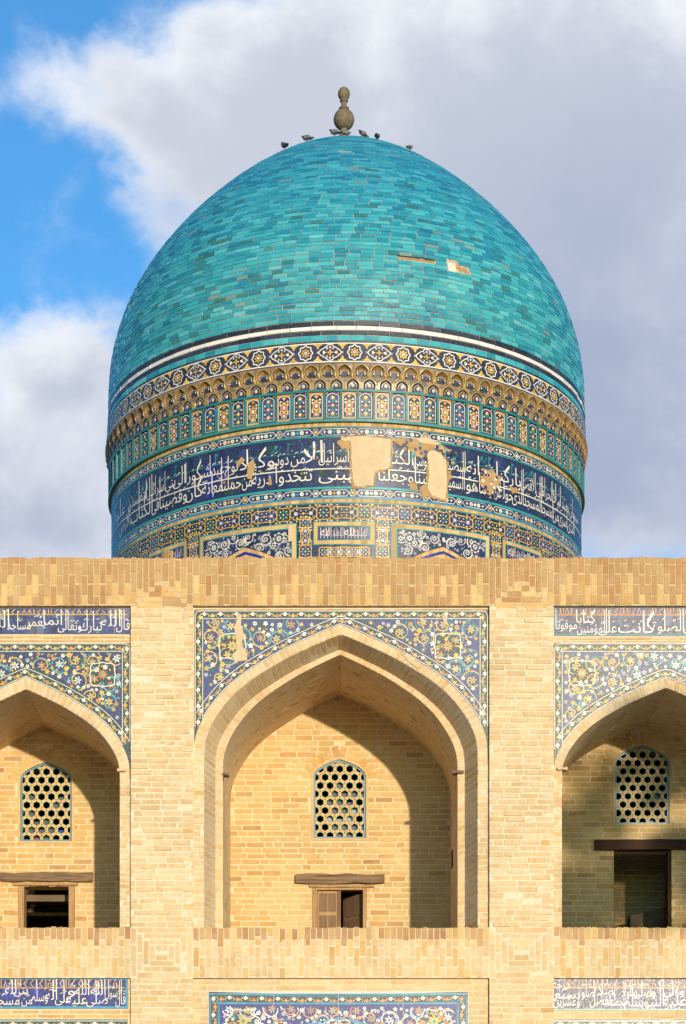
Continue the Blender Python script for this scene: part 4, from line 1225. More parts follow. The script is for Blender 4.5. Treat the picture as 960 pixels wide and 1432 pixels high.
# worn plaster in the broken places; dark slot strip is painted shadow
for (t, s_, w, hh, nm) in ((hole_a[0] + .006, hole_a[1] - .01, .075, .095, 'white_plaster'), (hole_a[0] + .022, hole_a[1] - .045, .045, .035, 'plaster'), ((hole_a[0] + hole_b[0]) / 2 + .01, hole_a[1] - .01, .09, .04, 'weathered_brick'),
                           ((slot_a[0] + slot_b[0]) / 2, (slot_a[1] + slot_b[1]) / 2 - .022, .27, .012, 'weathered_brick'), ((slot_a[0] + slot_b[0]) / 2, (slot_a[1] + slot_b[1]) / 2 + .012, .275, .016, 'dark_timber_and_shade'), (dent[0], dent[1], .05, .06, 'dark_mortar_and_shade')):
    r, z = sp(s_); bm = MB(); rows = []
    for j in range(6):
        rr_, zz_ = sp(s_ + hh * (j / 5 - .5) * 2); rows.append([])
        for i in range(9):
            a = t + w * (i / 8 - .5) * 2 / r; e = mnoise.noise(Vector((i * .7, j * .9, t * 9))) * .012
            edge = (0.014 if nm == 'white_plaster' else 0.007) if (i in (0, 8) or j in (0, 5)) else (-.008 if nm == 'white_plaster' else .004)
            R2 = rr_ - edge + e
            rows[-1].append((AX + R2 * math.sin(a), AY - R2 * math.cos(a), zz_ + e * .5))
    for p0, p1 in zip(rows, rows[1:]): bm.strip(p0, p1)
    bm.build('plaster_and_shade_patch', nm, shell)

# finial
zt = lambda py: ZC + (YH - py) * D2 / F
pk = D2 / F
fin = [(0.0, APEX - .05), (.075, APEX - .05), (.07, zt(188)), (.056, zt(185)), (.052, zt(182))]
for k in range(13):
    a = -PI / 2 + .36 + (PI - .72) * k / 12; fin.append((14.6 * pk * math.cos(a), zt(167) + 14.6 * pk * math.sin(a)))
fin += [(.07, zt(152.5)), (.078, zt(151.6)), (.065, zt(150.2)), (.045, zt(148)), (.040, zt(143)), (.062, zt(141.5)), (.062, zt(139.5)), (.05, zt(138.5)), (.066, zt(137.5))]
for k in range(11):
    a = -PI / 2 + .5 + (PI - .5) * k / 10; fin.append((max(.001, 8.6 * pk * math.cos(a)), zt(131) + 9.2 * pk * math.sin(a)))
m = MB(); m.lathe(fin, (X(481.3, AY), AY), 28)
m.build('finial', 'finial_stone', dome, smooth=True)

# drum body and plain rings
zb = ZF(800, RI) - .5
zi = lambda py, r=RI: ZF(py, r)
zc0, zc1 = ZF(508, RC), ZF(477.3, RB)
zp0, zp1 = ZF(590, RP), ZF(544.5, RP)
m = MB()
m.lathe([(RI - .012, zb), (RI - .012, zp0 - .01), (RP - .03, zp0 + .02), (RP - .03, zp1), (RP - .03, zc0 + .02), (RC - .012, zc0 + .012), (RB - .012, zc1), (RB - .03, zc1 + .02)], (AX, AY), 160)
drum = m.build('drum_wall', 'dome_mortar', dome, smooth=False)
U0 = math.radians(120)
def ring(name, r0, z0, r1, z1, mat, prot=0.0):
    m = MB(); m.lathe([(r0 - .02, z0), (r0 + prot, z0), (r1 + prot, z1), (r1 - .02, z1)], (AX, AY), 160); return m.build(name, mat, dome)
ring('tile_ledge', RB, zc1 - .012, RB, zc1 + .004, 'band_navy', .006)
ring('cornice_soffit', RC, zc0 - .004, RC, zc0 + .016, 'slate_navy', .004)

def tag_stuff(o): o['kind'] = 'stuff'
# --- frieze of rosettes and lobed cartouches
def frieze():
    k = 0.00968
    fm = lambda u, v, d: (AX + ((RC + (RB - RC) * v) + d) * math.sin(u), AY - ((RC + (RB - RC) * v) + d) * math.cos(u), zc0 + .016 + (zc1 - .012 - zc0 - .016) * v)
    R = 3.61; Hf = zc1 - zc0 - .028
    p = Pat(lambda u, v, d: fm(u / R, v / Hf, d), 0.0016, 0.12)
    L = R * U0
    p.rect(-L, L, 0, Hf, 'slate_navy', 0)
    for v in (.011, Hf - .011): p.rect(-L, L, v - .008, v + .008, 'cream', 1)
    n = 28; per = 2 * PI * R / (n * 2) # 56 motifs round the drum
    per = 2 * PI * R / 68 * 1.0
    u = -int(L / per) * per; c0 = ANG(429) * R
    i = 0; vm = Hf / 2
    us = [c0 + per * j for j in range(-40, 41)]
    for j, u in enumerate(us):
        if abs(u) > L - .2: continue
        if (j % 2) == 0:
            pts = [(u + .088 * (1 + .10 * math.cos(8 * a)) * math.cos(a), vm + .098 * (1 + .10 * math.cos(8 * a)) * math.sin(a)) for a in [2 * PI * q / 48 for q in range(48)]]
            p.ribbon(pts, .015, 'cream', 2, True)
            p.flower(u, vm, .070, 8, 'yellow', None, 2, .24); p.disc(u, vm, .030, 'navy', 3, 10); p.disc(u, vm, .020, 'cream', 4, 8)
        else:
            half = []
            for t in range(17):
                q = t / 16.0; x = -.135 + .27 * q
                y = .030 + .062 * math.sin(PI * q) ** 1.0 + (.018 if .36 < q < .64 else 0)
                half.append((u + x, y))
            for sg in (-1, 1):
                pts = [(u - .155, vm)] + [(x, vm + sg * y) for x, y in half] + [(u + .155, vm)]
                p.ribbon(pts, .013, 'cream', 2)
                p.flower(u, vm + sg * .073, .020, 4, 'cream', None, 3, .3)
                for dx in (-.042, .042): p.ribbon([(u + dx * 1.3, vm + sg * .085), (u + dx * .75, vm + sg * .048), (u + dx * 1.25, vm + sg * .046)], .011, 'cream', 3)
            p.flower(u, vm, .046, 4, 'yellow', 'orange', 3, .34)
            for sg in (-1, 1):
                p.flower(u + sg * .082, vm, .025, 3, 'cream', None, 3, .2, PI if sg > 0 else 0)
                for dy in (-.045, .045): p.leaf(u + sg * .10, vm + dy * .6, sg * .5, .03, .008, 'yellow', 2)
                p.ribbon([(u + sg * .02, vm), (u + sg * .075, vm)], .008, 'teal', 2)
        q = u + per / 2
        p.disc(q, vm, .015, 'cream', 3, 8); p.disc(q, vm, .008, 'navy', 4, 6)
        for sg in (-1, 1):
            p.flower(q, vm + sg * .092, .048, 3, 'yellow', None, 2, .3, -sg * PI / 2)
            for dx in (-.045, .045): p.diamond(q + dx, vm + sg * .112, .016, 'yellow', 2, .013)
            p.leaf(q - .02, vm + sg * .055, sg * .8, .028, .006, 'teal', 2)
    o = p.build('frieze', drum, 'stuff')
frieze()

# --- muqarnas: two tiers of little niches under the cornice
def muq(tier):
    """local frame: x along the wall, -y outwards, z up"""
    m = MB(); N = 100; w = 2 * PI * RP / N * (1.0 if tier == 0 else 1.012) - .002
    zt_ = (zc0 - zp1 - .002); h = zt_ * (.46 if tier == 0 else .54)
    out = .030 if tier == 0 else .072; inn = .004 if tier == 0 else .010
    hw = w / 2
    sp_ = h * .38; ap = h * (.90 if tier == 0 else .93); aw = hw * (.74 if tier == 0 else .84)
    A = arch(0, aw, sp_, ap)[::2]
    path = [(-aw, 0)] + A + [(aw, 0)]
    y0 = -out
    # face around the opening, leaning outward with height
    ly = lambda z: y0 * (0.45 + .55 * min(1, z / (h * .8)))
    pts = [(-hw, 0)] + path + [(hw, 0), (hw, h), (-hw, h)]
    m.poly([(x, ly(z), z) for x, z in pts], 0)
    # concave niche: three shrinking arches going in
    prev = [(x, ly(z), z) for x, z in path]
    for s_, d in ((.90, .5), (.72, .85), (.50, 1.0)):
        nx = [(x * s_, ly(z) * (1 - d) - inn * d, (z * (s_ * .8 + .2) if z > 0 else 0)) for x, z in path]
        m.strip(prev, nx, 1); prev = nx
    m.poly(prev, 2)
    # outline and jewels
    def rib(pts, wd, mi, e):
        L = len(pts)
        for a, b in zip(pts, pts[1:]):
            dx, dz = b[0] - a[0], b[1] - a[1]; l = math.hypot(dx, dz) or 1; nx, nz = -dz / l * wd / 2, dx / l * wd / 2
            m.poly([(a[0] + nx, ly(a[1]) - e, a[1] + nz), (a[0] - nx, ly(a[1]) - e, a[1] - nz), (b[0] - nx, ly(b[1]) - e, b[1] - nz), (b[0] + nx, ly(b[1]) - e, b[1] + nz)], mi)
    rib([(x * 1.06, z * 1.03) for x, z in path], .007, 3, .002); rib([(x * 1.13, z * 1.06) for x, z in path], .006, 6, .0025)
    def jewel(x, z, rx, rz, y, mi, n=6): m.poly([(x + rx * math.cos(a), y, z + rz * math.sin(a)) for a in [2 * PI * q / n for q in range(n)]], mi)
    if tier == 0:
        rib([(x * .62, z * .8) for x, z in path], .007, 3, -.012)
        jewel(0, h * .34, .021, .026, -inn - .014, 4); jewel(0, h * .34, .010, .012, -inn - .016, 5)
        for sg in (-1, 1):
            rib([(sg * hw * .93, 0), (sg * hw * .93, h * .62)], .008, 3, .003)
            jewel(sg * hw * .86, h * .75, .010, .012, ly(h * .75) - .003, 6)
    else:
        for sg in (-1, 1):
            jewel(sg * aw * .55, h * .34, .017, .034, -inn - .024, 7); jewel(sg * aw * .55, h * .30, .009, .013, -inn - .026, 4)
            jewel(sg * aw * .55, h * .47, .006, .010, -inn - .026, 5)
            rib([(sg * aw * .92, 0.0), (sg * aw * .92, h * .40)], .007, 3, .002)
        rib([(0, .02), (0, h * .55)], .016, 6, -.045); rib([(-.03, .02), (-.03, h * .5)], .006, 3, -.045); rib([(.03, .02), (.03, h * .5)], .006, 3, -.045)
        # corbel tips between the niches
        for sg in (-1, 1):
            x = sg * hw
            tip_ = (x, -.020, -h * .16)
            q = [(x, -out * .95, h * .42), (x - sg * .032, -.012, h * .36), (x - sg * .030, -out * .55, h * .06)]
            m.poly([tip_, q[2], q[0]], 0); m.poly([q[2], q[1], q[0]], 0); m.poly([tip_, q[1], q[2]], 1)
            m.poly([(x - sg * .002, -out * .9 - .004, h * .40), (x - sg * .014, -out * .7 - .006, h * .16), (x, -.030, -.01)], 5 if sg > 0 else 3)
    # ceiling of the tier
    m.poly([(-hw, 0, h), (-hw, ly(h), h), (hw, ly(h), h), (hw, 0, h)], 0)
    return m.mesh('muqarnas_niche', ['muqarnas_brown', 'navy' if tier == 0 else 'muqarnas_brown', 'slate_navy', 'yellow', 'cream', 'orange' if tier == 0 else 'cream', 'jade', 'black_green']), h
meA, hA = muq(0); meB, hB = muq(1)
def around(name, me, n, z, r, parent, off=0.0, kids=()):
    for k in range(n):
        t = 2 * PI * (k + off) / n
        o = bpy.data.objects.new(name, me if not isinstance(me, (list, tuple)) else me[k % len(me)]); COL.objects.link(o)
        o.parent = parent; o.location = (AX + r * math.sin(t), AY - r * math.cos(t), z); o.rotation_euler = (0, 0, t)
        if parent.name in BASE: o.matrix_parent_inverse = Matrix.Translation(-Vector(BASE[parent.name]))
        for (nm, km) in kids:
            c = bpy.data.objects.new(nm, km if not isinstance(km, (list, tuple)) else km[k % len(km)]); COL.objects.link(c); c.parent = o
NPAN = 100
m0 = ANG(465.7, RP) / (2 * PI) * NPAN
around('muqarnas_niche', meA, NPAN, zp1 + .001, RP - .002, drum, m0 + .22)
around('muqarnas_niche', meB, NPAN, zp1 + .001 + hA, RP - .002, drum, m0 - .28)

# --- ring of green framed flower panels
def flower_panel(kind, seed):
    w = 2 * PI * RP / NPAN; hh = zp1 - zp0 - .075; rib = .030; r = random.Random(seed)
    p = Pat(lambda u, v, d: (u, -d - .002, v), 0.0014)
    W = w - rib
    gro = r.choice(('navy', 'navy', 'black_green', 'cobalt')); hot = r.choice(('orange', 'yellow', 'orange'))
    p.rect(-W / 2, W / 2, 0, hh, 'orange' if kind else 'navy', 0)
    A = arch(0, W * .42, hh * .80, hh * .955)
    out = [(-W * .42, .022)] + A + [(W * .42, .022)]
    p.poly(out, gro, 1); p.ribbon(out, .0085, 'cream', 3, True)
    for x in (-.4, .4): p.diamond(x * W, hh * .955, .014, 'orange', 1)
    if kind == 0:
        for i, z in enumerate((.20, .50, .79)):
            p.flower(0, hh * z, .036, 8, 'yellow' if i != 1 or hot == 'yellow' else 'orange', 'cream', 4, .3)
        for z in (.33, .64):
            for sg in (-1, 1):
                p.flower(sg * W * .25, hh * z, .015, 3, 'cream', None, 4, .2); p.flower(sg * W * .27, hh * (z - .15), .012, 4, 'yellow', None, 4, .3)
                p.leaf(sg * .01, hh * (z + .02), sg * .7 + (PI if sg < 0 else 0), .045, .008, 'teal', 3)
            p.diamond(0, hh * z, .013, 'teal', 3, .03)
    else:
        p.flower(0, hh * .85, .030, 4, hot, None, 4, .3)
        for (z, q) in ((.50, 1.0), (.19, .78)):
            pts = [(.052 * q * math.cos(a) * (1 if abs(math.sin(a)) < .7 else .8), hh * z + .056 * q * math.sin(a)) for a in [2 * PI * t / 14 for t in range(14)]]
            p.poly(pts, 'yellow' if hot == 'orange' else 'orange', 3.2); p.disc(0, hh * z, .033 * q, gro, 4, 10, .042 * q); p.disc(0, hh * z, .022 * q, 'cream', 5, 8, .028 * q); p.disc(0, hh * z, .007, 'navy', 6, 5)
        for z in (.34, .67):
            p.ribbon([(-W * .3, hh * (z - .10)), (-.012, hh * z), (-W * .26, hh * (z + .1))], .010, hot, 3.6); p.ribbon([(W * .3, hh * (z - .10)), (.012, hh * z), (W * .26, hh * (z + .1))], .010, hot, 3.6)
            p.diamond(0, hh * z, .014, hot, 4, .026)
        for z in (.28, .62, .72, .36):
            for sg in (-1, 1): p.flower(sg * W * .27, hh * z, .015, 3, 'cream', None, 4.4, .2)
    p.rect(-W * .3, W * .3, .030, .042, 'teal', 4)
    return p.b.mesh('flower_panel', p.mats)
pans = [flower_panel(k % 2, 40 + k) for k in range(8)]
w = 2 * PI * RP / NPAN
mr = MB(); mr.box(w / 2 - .015, w / 2 + .015, -.024, .02, -.001, zp1 - zp0 - .070)
me_rib = mr.mesh('rib', 'jade')
around('flower_panel', pans, NPAN, zp0 + .042, RP, drum, m0 + 0.0)
around('rib', me_rib, NPAN, zp0 + .042, RP, drum, m0 + 0.0)
m = MB(); m.lathe([(RP - .03, zp0), (RP + .030, zp0), (RP + .030, zp0 + .036), (RP + .003, zp0 + .043), (RP - .02, zp0 + .043)], (AX, AY), 160); m.build('panel_rail', 'jade', drum)
m = MB(); m.lathe([(RP - .03, zp1 - .034), (RP + .026, zp1 - .034), (RP + .026, zp1 - .002), (RP - .03, zp1 - .002)], (AX, AY), 160); m.build('panel_rail', 'jade', drum)

# --- flat bands of the drum, unrolled: u = angle * RI
def band_ring(name, y0, y1, mat, prot=.004):
    return ring(name, RI, zi(y1), RI, zi(y0), mat, prot)
m = MB()
LU = RI * U0
def strip_bricks(y0, y1):
    p = Pat(cyl(RI), .002, .1); z0, z1 = zi(y1), zi(y0)
    p.rect(-LU, LU, z0, z1, 'tan_strip', .5)
    n = int(2 * LU / .052)
    for k in range(n):
        u = -LU + 2 * LU * k / n
        p.rect(u, u + .046 * R_.uniform(.9, 1), z0 + .004, z1 - .004, R_.choice(('tan_strip', 'weathered_brick', 'golden_brick')), 1.5 + R_.uniform(0, 1))
    p.build('brick_strip', drum, 'stuff')
strip_bricks(591, 596); strip_bricks(697.6, 702.2)
for (a, b, c) in ((596.2, 598, 'teal'), (609.2, 611.3, 'teal'), (680.3, 683.4, 'teal'), (695, 697.3, 'sky_tile'), (702.4, 704, 'teal')): band_ring('tile_line', a, b, c)

def knot_band(y0, y1, seed):
    z0, z1 = zi(y1), zi(y0); h = z1 - z0; vm = (z0 + z1) / 2; r = random.Random(seed)
    p = Pat(cyl(RI), .0016, .1)
    p.rect(-LU, LU, z0, z1, 'navy', 0)
    per = .505; n = int(LU / per)
    for j in range(-n, n):
        u = j * per + .12
        q = r.choice(('navy', 'black_green', 'navy', 'cobalt')); e = h * .40
        hexa = [(u, vm), (u + .045, vm + e), (u + per - .115, vm + e), (u + per - .07, vm), (u + per - .115, vm - e), (u + .045, vm - e)]
        p.poly([(a, b) for a, b in hexa], q, 1)
        for sg in (-1, 1):
            p.ribbon([(u - .07, vm + sg * e), (u - .02, vm + sg * e), (u + .055, vm - sg * e), (u + per - .125, vm - sg * e), (u + per - .05, vm + sg * e), (u + per - .02, vm + sg * e)], .0085, 'lilac' if r.random() < .3 else 'cream', 2)
        p.diamond(u - .035, vm, .032, r.choice(('tan_strip', 'cream', 'yellow')), 2.5, h * .24)
        for i, x in enumerate((.085, .155, .215, .275, .345)):
            if i in (0, 4): p.flower(u + x, vm, .024, 4, 'cream', None, 3, .38)
            elif i in (1, 3): p.disc(u + x, vm, .028, 'cream', 3, 8); p.disc(u + x, vm, .010, 'teal', 4, 6)
            else: p.diamond(u + x, vm, .026, r.choice(('teal', 'teal', 'orange', 'yellow', 'cream', 'sky_tile')), 3)
            p.disc(u + x + .03, vm + h * .2 * (-1) ** i, .008, 'teal', 3, 5)
    p.build('knot_band', drum, 'stuff')
knot_band(598.2, 609, 1); knot_band(684, 694.8, 2)

# --- the great inscription
zI0, zI1 = zi(680), zi(611.6)
def inscription():
    p = Pat(cyl(RI), .0014, .09); r = random.Random(77); k = .0097
    p.rect(-LU, LU, zI0, zI1, 'navy', 0)
    for _ in range(420):        # uneven tiles, some replaced in brighter blue
        u = r.uniform(-LU, LU); w = r.choice((.06, .1, .16)); v = zI0 + r.choice((.02, .14, .26, .38, .5)) ; hh = r.choice((.06, .11))
        p.rect(u, u + w, v, min(v + hh, zI1), r.choice(('navy', 'navy', 'cobalt', 'black_green', 'navy')), .6 + .04 * (_ % 8))
    p.rect(ANG(288) * RI, ANG(303) * RI, zI0 + .03, zI1 - .14, 'royal', 1.1); p.rect(ANG(309) * RI, ANG(315) * RI, zI0 + .2, zI1 - .14, 'royal', 1.1)
    # upper turquoise tracery and the two long lines
    zl = zI0 + (zI1 - zI0) * .70; zm = zI0 + (zI1 - zI0) * .36
    p.rect(-LU, LU, zl - .004, zl + .004, 'teal', 1.6); p.rect(-LU, LU, zm - .0075, zm + .0075, 'cream', 5)
    u = -LU
    while u < LU:
        q = r.random(); vt = zI1 - .05
        if q < .4: p.rect(u, u + .014, zl, vt, 'teal', 1.6); p.leaf(u + .007, vt - .03, .6, .05, .012, 'teal', 1.7)
        elif q < .75:
            p.ribbon([(u, zl + .02), (u + .05, zl + .09), (u + .11, zl + .05), (u + .14, zl + .12)], .012, 'teal', 1.6); p.flower(u + .07, zl + .11, .028, 5, 'teal', None, 1.7, .3)
        u += r.uniform(.16, .34)
    T = [  # word, left px, right px, tier (0 lower, 1 upper)
        ('\u0639\u0644\u0648\u0627', 163, 176, 1), ('\u0627\u0644\u0627\u0631\u0636', 168, 183, 0), ('\u0644\u062a\u0641\u0633\u062f\u0646', 180, 206, 1), ('\u0627\u0644\u0643\u062a\u0627\u0628', 184, 214, 0), ('\u0641\u0649', 213, 223, 0),
        ('\u0627\u0633\u0631\u0627\u0626\u064a\u0644', 206, 232, 1), ('\u0628\u0646\u0649', 232, 246, 1), ('\u0627\u0644\u0649', 243, 260, 1), ('\u0648\u0642\u0636\u064a\u0646\u0627', 224, 262, 0), ('\u0634\u0643\u0648\u0631\u0627', 260, 296, 1),
        ('\u0643\u0627\u0646', 260, 284, 0), ('\u0639\u0628\u062f\u0627', 294, 314, 1), ('\u0627\u0646\u0647', 283, 298, 0), ('\u0646\u0648\u062d', 315, 333, 1), ('\u0645\u0639', 298, 312, 0), ('\u062d\u0645\u0644\u0646\u0627', 310, 338, 0),
        ('\u0648\u0643\u064a\u0644\u0627', 336, 384, 1), ('\u0645\u0646', 339, 353, 0), ('\u0630\u0631\u064a\u0629', 353, 380, 0), ('\u062f\u0648\u0646\u0649', 378, 404, 1), ('\u0645\u0646', 407, 427, 1), ('\u062a\u062a\u062e\u0630\u0648\u0627', 386, 437, 0),
        ('\u0627\u0644\u0627', 425, 452, 1), ('\u0627\u0633\u0631\u0627\u0626\u064a\u0644', 446, 488, 1), ('\u0644\u0628\u0646\u0649', 446, 492, 0), ('\u0647\u062f\u0649', 488, 520, 0),
        ('\u0627\u0644\u0643\u062a\u0627\u0628', 524, 578, 1), ('\u0648\u062c\u0639\u0644\u0646\u0627\u0647', 520, 578, 0), ('\u0645\u0648\u0633\u0649', 578, 602, 1), ('\u0648\u0627\u062a\u064a\u0646\u0627', 580, 612, 0), ('\u0627\u0644\u0628\u0635\u064a\u0631', 622, 651, 1),
        ('\u0627\u0644\u0633\u0645\u064a\u0639', 622, 650, 0), ('\u0627\u0646\u0647', 652, 670, 1), ('\u0647\u0648', 652, 668, 0), ('\u0627\u064a\u0627\u062a\u0646\u0627', 670, 690, 0), ('\u0645\u0646', 676, 690, 1), ('\u0644\u0646\u0631\u064a\u0647', 688, 700, 0),
        ('\u0628\u0627\u0631\u0643\u0646\u0627', 694, 728, 1), ('\u062d\u0648\u0644\u0647', 698, 717, 0), ('\u0627\u0644\u0630\u0649', 716, 732, 0), ('\u0627\u0644\u0627\u0642\u0635\u0649', 728, 749, 1), ('\u0627\u0644\u0645\u0633\u062c\u062f', 732, 757, 0),
        ('\u0627\u0644\u0649', 749, 759, 1), ('\u0627\u0644\u062d\u0631\u0627\u0645', 757, 773, 1), ('\u0627\u0644\u0645\u0633\u062c\u062f', 756, 774, 0), ('\u0645\u0646', 773, 781, 0), ('\u0644\u064a\u0644\u0627', 773, 784, 1), ('\u0628\u0639\u0628\u062f\u0647', 782, 795, 1),
        ('\u0627\u0633\u0631\u0649', 781, 793, 0), ('\u0627\u0644\u0630\u0649', 793, 803, 0), ('\u0633\u0628\u062d\u0627\u0646', 796, 808, 1)]
    for (w, a, b, tier) in T:
        ua, ub = ANG(a) * RI, ANG(b) * RI
        base = zI0 + (.325 if tier else .085); xh = .112 if tier else .125
        write(p, w, ua, ub, base, xh, zI1 - .03 - r.uniform(0, .05) if (tier or r.random() < .4) else base + .30, 'cream', 6)
        for q in range(4):
            u = ua + (ub - ua) * r.uniform(.05, .9); v = base + xh * r.uniform(1.2, 1.5)
            p.ribbon([(u, v), (u + .036, v + .016)], .008, 'cream', 6.9)
    # plaster infills with broken edges
    def blob(pts, mat, layer, jit=1.2, seed=0):
        rr = random.Random(seed); out = []
        for (a, b), (c, d) in zip(pts, pts[1:] + pts[:1]):
            n = max(1, int(math.dist((a, b), (c, d)) / 3))
            for q in range(n): out.append((ANG(a + (c - a) * q / n + rr.uniform(-jit, jit) * .6) * RI, zi(b + (d - b) * q / n + rr.uniform(-jit, jit) * .8)))
        c = (sum(x for x, _ in out) / len(out), sum(y for _, y in out) / len(out))
        # cut into columns so that the patch follows the round wall
        xs = sorted(x for x, _ in out); x0, x1 = xs[0], xs[-1]; n = max(1, int((x1 - x0) / .07))
        for i in range(n):
            a, b = x0 + (x1 - x0) * i / n, x0 + (x1 - x0) * (i + 1) / n
            q = out
            for (lim, sg) in ((a, 1), (b, -1)):
                res = []
                for s0, s1 in zip(q, q[1:] + q[:1]):
                    i0, i1 = (s0[0] - lim) * sg >= 0, (s1[0] - lim) * sg >= 0
                    if i0: res.append(s0)
                    if i0 != i1:
                        t = (lim - s0[0]) / (s1[0] - s0[0]); res.append((lim, s0[1] + (s1[1] - s0[1]) * t))
                q = res
                if len(q) < 3: break
            if len(q) >= 3: p.poly(q, mat, layer)
    # ragged broken edge round the two big infills, with a painted shadow outline
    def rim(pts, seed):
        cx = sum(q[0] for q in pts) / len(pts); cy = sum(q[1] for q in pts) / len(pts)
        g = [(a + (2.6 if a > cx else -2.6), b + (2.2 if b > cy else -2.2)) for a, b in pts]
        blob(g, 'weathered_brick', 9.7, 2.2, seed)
        blob([(a + (.9 if a > cx else -.9), b + (.4 if b > cy else -1.4)) for a, b in pts], 'dark_mortar_and_shade', 9.85, 1.3, seed + 1)
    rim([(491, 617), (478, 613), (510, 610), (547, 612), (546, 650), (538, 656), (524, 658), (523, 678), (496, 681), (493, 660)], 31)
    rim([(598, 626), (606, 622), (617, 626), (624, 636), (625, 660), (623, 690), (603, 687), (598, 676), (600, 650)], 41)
    blob([(491, 617), (476, 616), (478, 612), (510, 610), (547, 612), (546, 650), (538, 656), (524, 658), (523, 678), (496, 681), (493, 660)], 'plaster', 10, seed=1)
    blob([(474, 615), (488, 617), (490, 629), (480, 628), (472, 620)], 'weathered_brick', 9.6, 1.6, 8)
    blob([(598, 626), (606, 622), (617, 626), (624, 636), (625, 660), (623, 690), (603, 687), (598, 676), (600, 650)], 'plaster', 10, seed=2)
    blob([(546, 612), (580, 609), (618, 613), (640, 622), (612, 621), (598, 626), (590, 636), (578, 632), (570, 622), (556, 620)], 'weathered_brick', 9.4, 1.5, 3)
    blob([(582, 608), (600, 606), (617, 611), (604, 615), (588, 613)], 'plaster', 10.4, 1.2, 13)
    blob([(673, 637), (688, 634), (699, 641), (697, 656), (690, 662), (684, 672), (676, 668), (671, 655)], 'weathered_brick', 9, 1.8, 4)
    blob([(586, 676), (598, 670), (603, 688), (590, 690)], 'weathered_brick', 9, 1.4, 5)
    blob([(574, 668), (583, 672), (585, 682), (572, 681)], 'weathered_brick', 9, 1.5, 6)
    blob([(347, 640), (356, 632), (357, 644), (353, 662), (346, 660)], 'weathered_brick', 8, 1.3, 7)
    blob([(375, 664), (380, 662), (381, 673), (377, 674)], 'weathered_brick', 8, 1, 9)
    blob([(712, 652), (722, 649), (724, 656), (716, 660)], 'weathered_brick', 8, 1.2, 10)
    blob([(330, 634), (340, 628), (344, 634), (334, 640)], 'weathered_brick', 8, 1.2, 11)
    blob([(623, 650), (630, 648), (632, 658), (625, 664)], 'weathered_brick', 9, 1.2, 12)
    # scattered tiles that still hold in the broken zone, and single missing ones
    for _ in range(46):
        a = r.uniform(560, 640); b = r.uniform(614, 640)
        u, v = ANG(a) * RI, zi(b)
        p.rect(u, u + .04, v, v + .045, r.choice(('navy', 'cobalt', 'teal', 'weathered_brick')), 9.8 + .02 * (_ % 9))
    for _ in range(26):
        a = r.uniform(672, 700); b = r.uniform(636, 672); u, v = ANG(a) * RI, zi(b); p.rect(u, u + .035, v, v + .035, r.choice(('navy', 'cobalt', 'cream')), 9.6 + .02 * (_ % 9))
    for _ in range(110):
        u = r.uniform(-LU, LU); v = r.uniform(zI0, zI1 - .05); p.rect(u, u + r.choice((.02, .035)), v, v + r.choice((.02, .035)), r.choice(('weathered_brick', 'weathered_brick', 'black_green')), 7.4 + .02 * (_ % 9))
    p.build('inscription_band', drum, 'stuff')
inscription()

